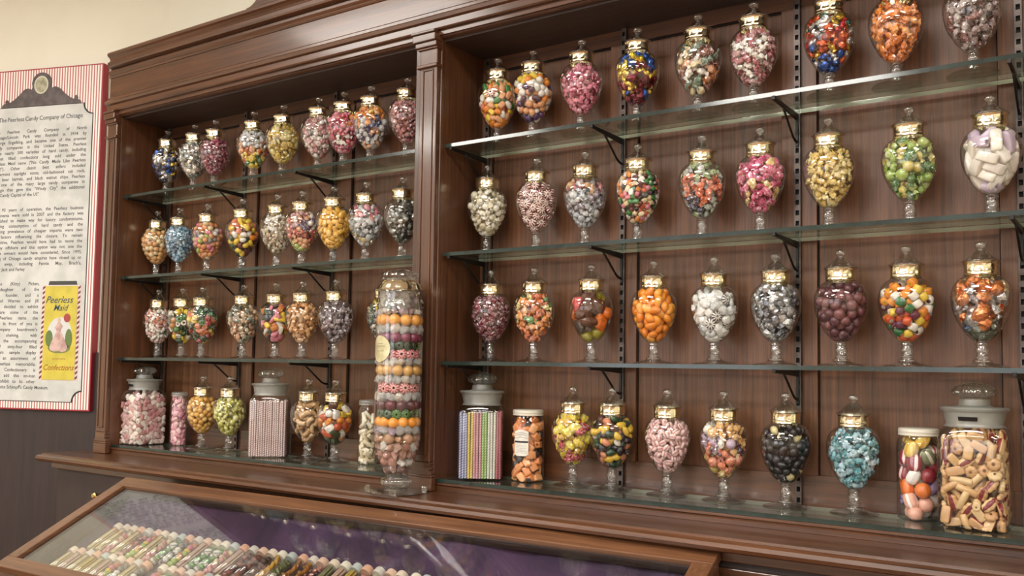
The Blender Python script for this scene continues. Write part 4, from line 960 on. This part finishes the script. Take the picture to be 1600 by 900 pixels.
LAY = [(.068, .0095, ['foil'], 'cello', [(176, 130, 116), (150, 110, 100)], 'mauve-brown'),
   # z, r, shape, kind, colours, label
 (.088, .0105, ['foil'], 'cello', [(206, 140, 116), WHT], 'copper pink'), (.108, .0105, ['foil'], 'cello', [(196, 140, 116), (210, 150, 130)], 'dusty pink'), (.128, .0105, ['foil'], 'cello', [(206, 160, 136), WHT, (190, 120, 90)], 'copper and silver'),
 (.150, .0125, ['ball', 'wrap'], 'cello', [(214, 160, 110), PEA], 'tan-peach'), (.173, .0105, ['foil'], 'foil', [SIL, (190, 170, 190)], 'silver'), (.194, .0125, ['ball'], 'hard', [(236, 156, 50), (228, 146, 40)], 'orange ball'),
 (.217, .0115, ['mint'], 'hard', [(80, 130, 60), (50, 84, 50), (168, 196, 90)], 'green'), (.240, .0130, ['ball'], 'gum', [(104, 28, 50), (86, 24, 42)], 'dark maroon'), (.263, .0110, ['foil'], 'foil', [SIL, WHT], 'silver'),
 (.287, .0130, ['mint'], 'hard', [(226, 170, 164)], 'pink spoked'), (.310, .0110, ['foil'], 'foil', [SIL, WHT], 'silver'), (.334, .0130, ['ball'], 'gum', [(216, 166, 92), (206, 150, 76)], 'amber'),
 (.357, .0100, ['foil'], 'foil', [SIL, WHT], 'silver'), (.378, .0130, ['mint'], 'hard', [(220, 160, 160)], 'pink spoked'), (.401, .0115, ['mint'], 'hard', [(60, 92, 50), (160, 186, 80), (40, 64, 40)], 'green'),
 (.423, .0125, ['ball'], 'gum', [(128, 40, 76), (100, 30, 58)], 'magenta'), (.446, .0115, ['foil'], 'foil', [SIL, WHT], 'silver'), (.471, .0140, ['ball'], 'hard', [(230, 162, 70), (222, 150, 60)], 'orange ball'),
 (.496, .0110, ['foil', 'wrap'], 'cello', [(206, 180, 190), WHT, (196, 150, 160)], 'pale pink'), (.518, .0110, ['foil', 'wrap'], 'cello', [(196, 170, 180), WHT], 'pale pink'), (.538, .0105, ['foil', 'wrap'], 'cello', [(206, 180, 186), (196, 150, 150)], 'pale pink')]
tz = np.array([z for r, z in tb]); tr = np.array([r for r, z in tb])
lc = 0
for z, r, shapes, kind, cols, nm in LAY:
    R0 = float(np.interp(z, tz, tr)) - .002 - r
    lc += 1
    side_ = 'the %s layer from the bottom of' % (['bottom', 'lowest full', 'second full', 'third', 'fourth', 'fifth', 'sixth', 'seventh', 'eighth', 'ninth', 'tenth', 'eleventh', 'twelfth', 'thirteenth', 'fourteenth', 'fifteenth', 'sixteenth', 'seventeenth', 'eighteenth', 'nineteenth', 'twentieth', 'topmost'][lc - 1])
    shp = SH[shapes[0]](lc); shp2 = SH[shapes[-1]](lc + 5); mcache = {}
    for R_, off in ((R0, 0),):
        if R_ < r * .8: continue
        n = max(3, int(2 * PI * R_ / (2.02 * r)))
        for k in range(n):
            a = 2 * PI * (k + off) / n + lc * .37
            ci = random.randrange(len(cols)); key = (k % 2, ci)
            if key not in mcache:
                me = merged('layered_candy', [shp if k % 2 == 0 else shp2], np.zeros((1, 3)), np.eye(3)[None], [1.0], [0], 1)
                me.materials.append(cmat(cols[ci], kind)); me.materials.append(cmat((160, 50, 66) if 'spoked' in nm else tuple(int(c * .5) for c in cols[ci]), 'hard')); mcache[key] = me
            o = bpy.data.objects.new('layered_candy', mcache[key]); COL.objects.link(o)
            o.location = (TL.x + R_ * math.cos(a), TL.y + R_ * math.sin(a), TL.z + z + random.uniform(-.001, .001))
            o.scale = (r * 1.22,) * 3
            o.rotation_euler = (PI / 2 + random.uniform(-.2, .2), 0, a + PI / 2) if shapes[0] == 'mint' else (random.uniform(0, 6), random.uniform(0, 6), random.uniform(0, 6))
            tag(o, '%s candy in %s the tall footed jar' % (nm, side_), 'candy', '%s candies of layer %d' % (nm, lc))

# ------------------------------------------------------------------ sloped display case
TH = math.radians(26.7); PHI = math.radians(2.25)
dc = empty('display_case', (-.3307, -.425, 1.1085), PHI)
tag(dc, 'slant-topped wooden display case with glass lid in front of the counter', 'display case')
W, Lc = 2.014, .47
slope = Matrix.Translation((0, 0, 0)) @ Matrix.Rotation(-(-TH), 4, 'X')   # local -Y runs down the slope
def sl_box(nm, x0, x1, s0, s1, d0, d1, mat, bev=.002, parent=dc):
    """s: distance down the slope, d: depth under the glass plane"""
    bm = new_bm(); bm_box(bm, x0, x1, -s1, -s0, -d1, -d0, bev)
    bmesh.ops.transform(bm, matrix=slope, verts=bm.verts)
    return bm_finish(bm, nm, mat, parent)
def sl_pt(x, s, d):
    return slope @ Vector((x, -s, -d))
sl_box('top_rail', 0, W, 0, .046, 0, .022, OAK)
sl_box('front_rail', 0, W, Lc - .045, Lc, 0, .022, OAK)
OAKY = wood('case_side_rail_wood', srgb(66, 40, 26), srgb(128, 86, 57), 1, rough=.34, coat=.3)
sl_box('side_rail', 0, .046, .046, Lc - .045, 0, .022, OAKY)
sl_box('side_rail', W - .046, W, .046, Lc - .045, 0, .022, OAKY)
sl_box('lid_glass', .044, W - .044, .044, Lc - .043, .008, .012, CASEG, 0)
sl_box('inner_lip', .046, .052, .046, Lc - .045, .012, .052, DARKW, 0)
sl_box('inner_lip', W - .052, W - .046, .046, Lc - .045, .012, .052, DARKW, 0)
sl_box('inner_lip', .046, W - .046, .046, .052, .012, .03, DARKW, 0)
# sides of the body (wedge prisms)
def wedge(nm, x0, x1, mat, zb=.05):
    p0 = sl_pt(0, .006, .022); p1 = sl_pt(0, Lc - .006, .022)
    pts = [(p0.y, p0.z), (p1.y, p1.z), (p1.y, zb - 1.1085), (p0.y, zb - 1.1085)]
    bm = new_bm(); a = [bm.verts.new((x0, y, z)) for y, z in pts]; b = [bm.verts.new((x1, y, z)) for y, z in pts]
    bm.faces.new(a); bm.faces.new(b[::-1])
    for i in range(4):
        j = (i + 1) % 4; bm.faces.new((a[i], b[i], b[j], a[j]))
    return bm_finish(bm, nm, mat, dc)
wedge('side_panel', .004, .024, WOODZ); wedge('side_panel', W - .024, W - .004, WOODZ)
p0 = sl_pt(0, .006, .022); p1 = sl_pt(0, Lc - .006, .022)
box('back_board', .024, W - .024, p0.y - .018, p0.y, .05 - 1.1085, p0.z, WOODX, dc, bev=0)
box('front_board', .024, W - .024, p1.y, p1.y + .018, .05 - 1.1085, p1.z, WOODX, dc, bev=0)
box('plinth', .0, W, p1.y - .004, p0.y, -1.1085, .05 - 1.1085, WOODX, dc, bev=.003)
# velvet bed: rises to the back with folds
bm = new_bm(); NX, NY = 70, 26; g = []
for i in range(NX + 1):
    for j in range(NY + 1):
        x = .027 + (W - .054) * i / NX; s = .03 + (Lc - .06) * j / NY
        d = .080 + .004 * math.sin(x * 23 + s * 9) * math.sin(s * 31 + x * 3)
        if s < .14: d += -(.14 - s) * .45 + .006 * math.sin(x * 31 + 2 * math.sin(x * 7)) * (1 - s / .14)
        g.append(bm.verts.new(sl_pt(x, s, d)))
for i in range(NX):
    for j in range(NY): bm.faces.new((g[i * (NY + 1) + j], g[(i + 1) * (NY + 1) + j], g[(i + 1) * (NY + 1) + j + 1], g[i * (NY + 1) + j + 1]))
bm_finish(bm, 'velvet_lining', VELVET, dc, smooth=True)
# candy vials lying on the bed
vg = .0143
vial_mesh = lathe_mesh('tube', [(0, 0), (vg * .6, .001), (vg, .006), (vg, .105), (vg * .96, .108)], 18, 0); vial_mesh.materials.append(GLASS)
cork_cols = [(232, 214, 196), (226, 190, 170), (216, 208, 200), (224, 176, 150), (190, 196, 196), (236, 226, 210)]
cap_meshes = []
for c in cork_cols:
    m_ = lathe_mesh('cap', [(0, .103), (vg * 1.08, .103), (vg * 1.10, .105), (vg * 1.10, .120), (vg * 1.0, .1225), (0, .123)], 18, 35)
    m_.materials.append(pmat('vial_cap', srgb(*c), .45)); cap_meshes.append(m_)
VC = [('golden twisted', 'curl', [(196, 148, 50)], 'hard'), ('olive green', 'chunk', [(96, 100, 60)], 'gum'), ('caramel brown', 'curl', [(150, 92, 36), (176, 116, 52)], 'gum'),
      ('amber', 'curl', [(170, 112, 44)], 'gum'), ('rosy', 'wrap', [(190, 110, 100), (206, 140, 124)], 'cello'), ('grey-green', 'tube', [(140, 140, 104)], 'hard'),
      ('pale rose', 'tube', [(214, 180, 164)], 'hard'), ('straw yellow', 'tube', [(206, 176, 90)], 'hard'), ('reddish brown', 'ball', [(130, 66, 52), (90, 44, 40)], 'hard'),
      ('pink and cream', 'pillow', [(214, 150, 150), CRM], 'hard'), ('dark chocolate', 'ball', [(60, 40, 36)], 'hard'), ('mint green', 'stripe', [(130, 176, 110), WHT], 'hard'),
      ('cream', 'tube', [(226, 206, 160), (214, 190, 140)], 'hard'), ('white and grey', 'bead', [WHT, GRY], 'hard'), ('pastel mixed', 'ball', [(206, 130, 90), LIM, PNK, YEL], 'hard')]
vfill = []
for vi, (nm, s, cols, kind) in enumerate(VC):
    rr = .0105; zs_ = np.arange(.008, .1, rr * (2.4 if s in ('curl', 'tube') else 1.15)); n = len(zs_)
    if s in ('curl', 'tube'): n = 7; P = np.array([[.0034 * math.cos(k * 2.2), .0034 * math.sin(k * 2.2), .014 + .014 * k * .93] for k in range(7)])
    else: P = np.stack([.0025 * np.cos(np.arange(n) * 2.4), .0025 * np.sin(np.arange(n) * 2.4), zs_], 1); P[:, 2] = np.clip(P[:, 2], .009, .096)
    Rm = rand_rot(n)
    if s in ('curl', 'tube'): Rm = np.array([(np.array(Matrix.Rotation(random.uniform(-.4, .4), 3, 'X') @ Matrix.Rotation(PI / 2, 3, 'Y'))) for _ in range(n)])
    S_ = np.full(n, .0104 if s not in ('curl', 'tube') else .0112)
    shp_ = SH[s](vi)
    if s == 'tube':      # a bundle of thin straight sticks
        n = 7; v_, f_, m_, q_ = shp_; v_ = v_ * [3.6, .62, .62]; shp_ = (v_, f_, m_, True)
        P = np.array([[.0078 * math.cos(k * PI / 3), .0078 * math.sin(k * PI / 3), .052] for k in range(6)] + [[0, 0, .052]])
        Rm = np.array([np.array(Matrix.Rotation(PI / 2, 3, 'Y'))] * n); S_ = np.full(n, .0090)
    me = merged('candy_filling', [shp_], P, Rm, S_, rng.integers(0, len(cols), n), len(cols))
    for c in cols: me.materials.append(cmat(c, kind)); me.materials.append(cmat(tuple(int(q * .6) for q in c), kind))
    vfill.append(me)
dcM = Matrix.Translation(dc.location) @ Matrix.Rotation(PHI, 4, 'Z')
def vial(x, s, d, kind, capi, row, num):
    p = dcM @ sl_pt(x, s, d)
    q = dcM @ sl_pt(x - random.uniform(-.003, .003), s - .1, d + 0)
    dirv = (q - p).normalized()
    t = empty('candy_vial', p); t.rotation_mode = 'QUATERNION'; t.rotation_quaternion = dirv.to_track_quat('Z', 'Y')
    for nm, me in (('tube', vial_mesh), ('cap', cap_meshes[capi]), ('filling', vfill[kind])):
        o = bpy.data.objects.new(nm, me); COL.objects.link(o); o.parent = t
    o['kind'] = 'stuff'
    tag(t, 'sample vial of %s candy in the %s row inside the display case' % (VC[kind][0], row), 'vial', '%s candy vials in the %s row' % (VC[kind][0], row))
order_back = [12, 12, 9, 12, 4, 14, 12, 9, 11, 13, 14, 6, 11, 11, 9, 6, 8, 8, 10, 0, 1, 2, 3, 4, 5, 6, 7, 4, 9, 5, 3, 6, 8, 0, 13, 7, 10, 2, 5, 9, 0, 4, 12, 1, 3, 11, 6, 8, 7, 2]
for k in range(48):
    vial(.145 + .0372 * k, .168 + .112, .0665, order_back[k], k * 5 % 6 if k > 2 else 0, 'back', k)
for k in range(46):
    if k % 11 == 10: continue
    vial(.100 + .0372 * k + (k > 1) * .006, .304 + .105, .0665, [12, 6, 12, 7, 12, 6, 14, 13, 12, 13, 8, 14, 11, 13, 9][k % 15], (k * 7) % 6, 'front', k)

# ------------------------------------------------------------------ wall sign
sg = empty('wall_sign', WL0, ROTS)
tag(sg, 'tall red-and-white striped information board with printed story hung on the left wall', 'sign')
U0, U1, Z0, Z1 = .186, .790, 1.279, 2.7215; D = .036
UC = .488
STR, nt, out = nmat('red_white_stripes')
p = nt.nodes.new('ShaderNodeBsdfPrincipled'); p.inputs['Roughness'].default_value = .35
tc = nt.nodes.new('ShaderNodeTexCoord'); sx = nt.nodes.new('ShaderNodeSeparateXYZ'); nt.links.new(tc.outputs['Object'], sx.inputs[0])
m1 = nt.nodes.new('ShaderNodeMath'); m1.operation = 'MULTIPLY'; m1.inputs[1].default_value = 1 / .0133; nt.links.new(sx.outputs[0], m1.inputs[0])
m2 = nt.nodes.new('ShaderNodeMath'); m2.operation = 'FRACT'; nt.links.new(m1.outputs[0], m2.inputs[0])
m3 = nt.nodes.new('ShaderNodeMath'); m3.operation = 'GREATER_THAN'; m3.inputs[1].default_value = .58; nt.links.new(m2.outputs[0], m3.inputs[0])
mx = nt.nodes.new('ShaderNodeMix'); mx.data_type = 'RGBA'; mx.inputs['A'].default_value = srgb(240, 232, 226); mx.inputs['B'].default_value = srgb(178, 96, 92)
nt.links.new(m3.outputs[0], mx.inputs['Factor']); nt.links.new(mx.outputs['Result'], p.inputs['Base Color']); nt.links.new(p.outputs[0], out.inputs[0])
REDB = pmat('crimson_edge', srgb(160, 40, 52), .4)
MARB = pmat('marbled_paper', srgb(208, 209, 205), .5, noise=srgb(190, 192, 188), nscale=11)
ORN = pmat('dark_ornament_print', srgb(74, 66, 66), .5, noise=srgb(96, 86, 84), nscale=30)
bm = new_bm(); bm_box(bm, -U1, -U0, -D, -.004, Z0, Z1, .002); bm_finish(bm, 'board', REDB, sg)
bm = new_bm(); bm_box(bm, -U1 + .006, -U0 - .006, -D - .0012, -D + .001, Z0 + .006, Z1 - .006, 0); bm_finish(bm, 'striped_face', STR, sg)
def flat_poly(nm, pts, d, mat, parent=sg, th=.0012):
    """pts in (u, z), u to the left on the wall"""
    bm = new_bm(); a = [bm.verts.new((-u, -D - d - th, z)) for u, z in pts]; b = [bm.verts.new((-u, -D - d, z)) for u, z in pts]
    bm.faces.new(a); bm.faces.new(b[::-1])
    for i in range(len(pts)):
        j = (i + 1) % len(pts); bm.faces.new((a[i], b[i], b[j], a[j]))
    return bm_finish(bm, nm, mat, parent)
def notched(u0, u1, z0, z1, r):
    pts = []
    for (cu, cz, a0) in ((u0, z0, 0), (u1, z0, 90), (u1, z1, 180), (u0, z1, 270)):
        arc = [(cu + r * math.cos(math.radians(a0 + 90 * k / 6)) if True else 0, cz + r * math.sin(math.radians(a0 + 90 * k / 6))) for k in range(7)]
        pts += arc[::-1]
    return pts
# inner panel corners: top 2.554, bottom 1.316, sides .232 .. .744
IU0, IU1, IZ0, IZ1 = .228, .748, 1.316, 2.556
flat_poly('panel_outline', notched(IU0 - .003, IU1 + .003, IZ0 - .003, IZ1 + .003, .045), .0013, INK)
flat_poly('text_panel', notched(IU0, IU1, IZ0, IZ1, .047), .0027, MARB)
half = [(.049, .072), (.067, .0785), (.080, .076), (.092, .070), (.108, .055), (.1246, .0415), (.142, .030), (.157, .022), (.168, .020), (.171, .033), (.179, .035), (.184, .026), (.182, .019), (.197, .012), (.200, 0)]
circ = [(.049 * math.cos(math.radians(a)), .098 + .045 * math.sin(math.radians(a))) for a in range(-20, 201, 20)]
op = [(UC - u, 2.558 + z) for u, z in half[::-1]] + [(UC - u, 2.558 + z) for u, z in circ] + [(UC + u, 2.558 + z) for u, z in half]
on = flat_poly('pediment_ornament', op, .0016, ORN, th=.0045)
flat_poly('seal_ring', [(UC + .036 * math.cos(a), 2.647 + .039 * math.sin(a)) for a in np.linspace(0, 2 * PI, 28, endpoint=False)], .0061, pmat('seal_ring', srgb(196, 196, 176), .5), on)
flat_poly('seal_face', [(UC + .028 * math.cos(a), 2.647 + .031 * math.sin(a)) for a in np.linspace(0, 2 * PI, 28, endpoint=False)], .0073, pmat('seal_face', srgb(140, 138, 112), .5, noise=srgb(180, 172, 146), nscale=60), on)
FONT = bpy.data.fonts.load('<builtin>') if '<builtin>' in bpy.data.fonts else None
def text_mesh(s, size, shear=0.):
    cu = bpy.data.curves.new('t', 'FONT'); cu.body = s; cu.size = size; cu.shear = shear; cu.resolution_u = 2; cu.offset = .00033
    ob = bpy.data.objects.new('t', cu); COL.objects.link(ob)
    dg = bpy.context.evaluated_depsgraph_get(); dg.update()
    me = bpy.data.meshes.new_from_object(ob.evaluated_get(dg)); 
    bpy.data.objects.remove(ob); bpy.data.curves.remove(cu)
    return me
def put_text(nm, lines, size, ul, ur, ztop, pitch, mat, d=.0041, justify=True, last=True, rotz=0, parent=sg, shear=0., center=False):
    """lines between u=ul (left) and u=ur (right); one mesh"""
    V = []; F = []; off = 0
    for li, s in enumerate(lines):
        x = 0.; words = s.split(' ')
        ms = []
        for wd in words:
            me = text_mesh(wd, size, shear); co = np.array([v.co[:] for v in me.vertices]) if len(me.vertices) else np.zeros((0, 3))
            ms.append((co, [list(pg.vertices) for pg in me.polygons])); bpy.data.meshes.remove(me)
        ws = [m[0][:, 0].max() if len(m[0]) else 0 for m in ms]
        tot = sum(ws); full = ul - ur; gap = size * .30; k = 1.0
        if center: k = 1.0; x = (full - tot - gap * (len(ws) - 1)) / 2
        elif justify and (li < len(lines) - 1 or not last):
            if tot + gap * .7 * (len(ws) - 1) > full: k = (full - gap * .7 * (len(ws) - 1)) / tot
            gap = (full - tot * k) / max(1, len(ws) - 1)
        elif tot + gap * (len(ws) - 1) > full: k = full / (tot + gap * (len(ws) - 1)); gap *= k
        for (co, fs), w_ in zip(ms, ws):
            if len(co):
                c = co.copy(); c[:, 0] = c[:, 0] * k + x
                V.append(np.stack([-ul + c[:, 0], np.full(len(c), -D - d), ztop - li * pitch + c[:, 1] * 1.0], 1)); F += [[q + off for q in f] for f in fs]; off += len(c)
            x += w_ * k + gap
    me = bpy.data.meshes.new(nm); me.from_pydata(np.concatenate(V).tolist(), [], F)
    return mesh_obj(nm, me, mat, parent)
TXT = pmat('grey_print', srgb(70, 70, 72), .7)
put_text('title_text', ['The Peerless Candy Company of Chicago'], .0265, .702, .275, 2.497, .03, TXT, justify=True, last=False)
P1 = ['The Peerless Candy Company of North', 'Chicago/Lincoln Park was founded in 1914 by', 'George Engelking, and became one of the premier', 'candy companies in the United States. Peerless', 'made nearly 300 varieties of hard candy, including',
      'peanut filled confections long sold under the', 'Peerless Maid name ("No Candy Made Like Peerless', 'Maid!"). Other classic best sellers included', 'peppermint starlight mints, old-fashioned cut rock,', 'root beer barrels, and black walnut chips. Peerless',
      'was one of the many large candy companies in', 'Chicago that gave the "Windy City" the additional', 'title "Candy Capital of the US"']
P2 = ['After 93 years of operation, the Peerless business', 'components were sold in 2007 and the factory was', 'demolished to make way for luxury condominiums.', 'Declining consumption of hard candy and the', 'increasing prevalence of cheaper imports were two', 'main factors influencing the closure. To remain',
      'competitive, Peerless would have had to move the', 'company offshore and this option was not one the', 'Peerless owners would have considered. Since 1995,', 'a string of Chicago candy empires have closed up or', 'moved away, including Fannie May, Brach\'s,', 'Cracker Jack and Farley']
P3 = ['Katherine (Kitty) Picken,', 'the daughter of the', 'Peerless founder, and a', 'friend of Warren and Jill', 'Schimpff, decided to exhibit', 'and share some of the', 'many Peerless items she', 'collected. In front of you is', 'the company boardroom\'s', 'display shelving, with', 'the the accompanying',
      'glass of sixty-four filled', 'candy jars sample display', 'jars and an assortment of', 'other Peerless memorabilia.', 'Schimpff\'s Confectionery is', 'proud to add this on-loan', 'Peerless exhibit to its other', 'exhibits on site Schimpff\'s Candy Museum.']
P3[10] = 'all of the accompanying'
put_text('body_text', P1, .0195, .722, .252, 2.446, .02262, TXT)
put_text('body_text', P2, .0195, .722, .252, 2.111, .02300, TXT)
put_text('body_text', P3[:18], .0195, .722, .455, 1.797, .02400, TXT, last=False)
put_text('body_text', P3[18:], .0195, .722, .312, 1.797 - .024 * 18, .024, TXT)
# picture of a yellow candy tin
tin = flat_poly('tin_picture', [(.246, 1.403), (.437, 1.403), (.437, 1.795), (.246, 1.795)], .0035, pmat('tin_border', srgb(216, 196, 190), .5), th=.0012)
flat_poly('tin_face', [(.262, 1.405), (.421, 1.405), (.421, 1.792), (.262, 1.792)], .0048, pmat('tin_yellow', srgb(206, 190, 70), .5, noise=srgb(190, 176, 62), nscale=18), tin)
flat_poly('tin_lid', [(.266, 1.797), (.408, 1.797), (.404, 1.813), (.270, 1.813)], .0035, pmat('tin_lid_print', srgb(60, 62, 58), .5), tin)
for uu in (.248, .423):
    bm = new_bm()
    for k in range(19):
        z = 1.406 + k * .0206
        v = [bm.verts.new((-q[0], -D - .0050, q[1])) for q in ((uu + .012, z), (uu, z + .008), (uu, z + .018), (uu + .012, z + .010))]
        bm.faces.new(v)
    bm_finish(bm, 'tin_stripes', pmat('tin_maroon', srgb(112, 44, 56), .5), tin)
put_text('tin_lettering', ['Peerless'], .040, .408, .29, 1.722, .03, pmat('tin_blue', srgb(34, 62, 84), .5), d=.0062, parent=tin, shear=.35, center=True)
put_text('tin_lettering', ['Maid'], .036, .39, .29, 1.690, .03, pmat('tin_blue', srgb(34, 62, 84), .5), d=.0062, parent=tin, shear=.35, center=True)
put_text('tin_lettering', ['Confections'], .033, .418, .264, 1.445, .03, pmat('tin_gold', srgb(150, 84, 20), .5), d=.0062, parent=tin, shear=.35, justify=False)
put_text('tin_lettering', ['GRADE ASSTD'], .010, .39, .29, 1.488, .03, pmat('tin_gold', srgb(168, 132, 60), .5), d=.0062, parent=tin, center=True)
def ell(cu, cz, a, b, n=20): return [(cu + a * math.cos(t), cz + b * math.sin(t)) for t in np.linspace(0, 2 * PI, n, endpoint=False)]
flat_poly('picture_oval', ell(.342, 1.588, .062, .075, 28), .0061, pmat('oval_sky', srgb(206, 208, 204), .5), tin, th=.0004)
flat_poly('picture_bush', ell(.392, 1.575, .018, .034), .0066, pmat('bush', srgb(96, 116, 60), .5), tin, th=.0004)
flat_poly('picture_bush', ell(.296, 1.575, .017, .040), .0066, pmat('bush', srgb(96, 116, 60), .5), tin, th=.0004)
flat_poly('picture_lawn', ell(.342, 1.536, .055, .022), .0066, pmat('lawn', srgb(120, 132, 66), .5), tin, th=.0004)
dress = [(.350, 1.642), (.356, 1.632), (.366, 1.622), (.360, 1.612), (.356, 1.604), (.366, 1.585), (.380, 1.560), (.388, 1.538), (.384, 1.527), (.365, 1.521), (.345, 1.524), (.325, 1.519), (.306, 1.524), (.300, 1.540), (.312, 1.565), (.326, 1.590), (.336, 1.604), (.334, 1.614), (.326, 1.624), (.334, 1.636), (.342, 1.642)]
flat_poly('picture_dress', dress, .0071, pmat('dress', srgb(206, 176, 168), .5, noise=srgb(176, 140, 134), nscale=40), tin, th=.0004)
flat_poly('picture_head', ell(.346, 1.652, .008, .010), .0071, pmat('head', srgb(206, 176, 150), .5), tin, th=.0004)
flat_poly('picture_parasol', ell(.307, 1.660, .016, .018), .0071, pmat('parasol', srgb(160, 62, 60), .5), tin, th=.0004)
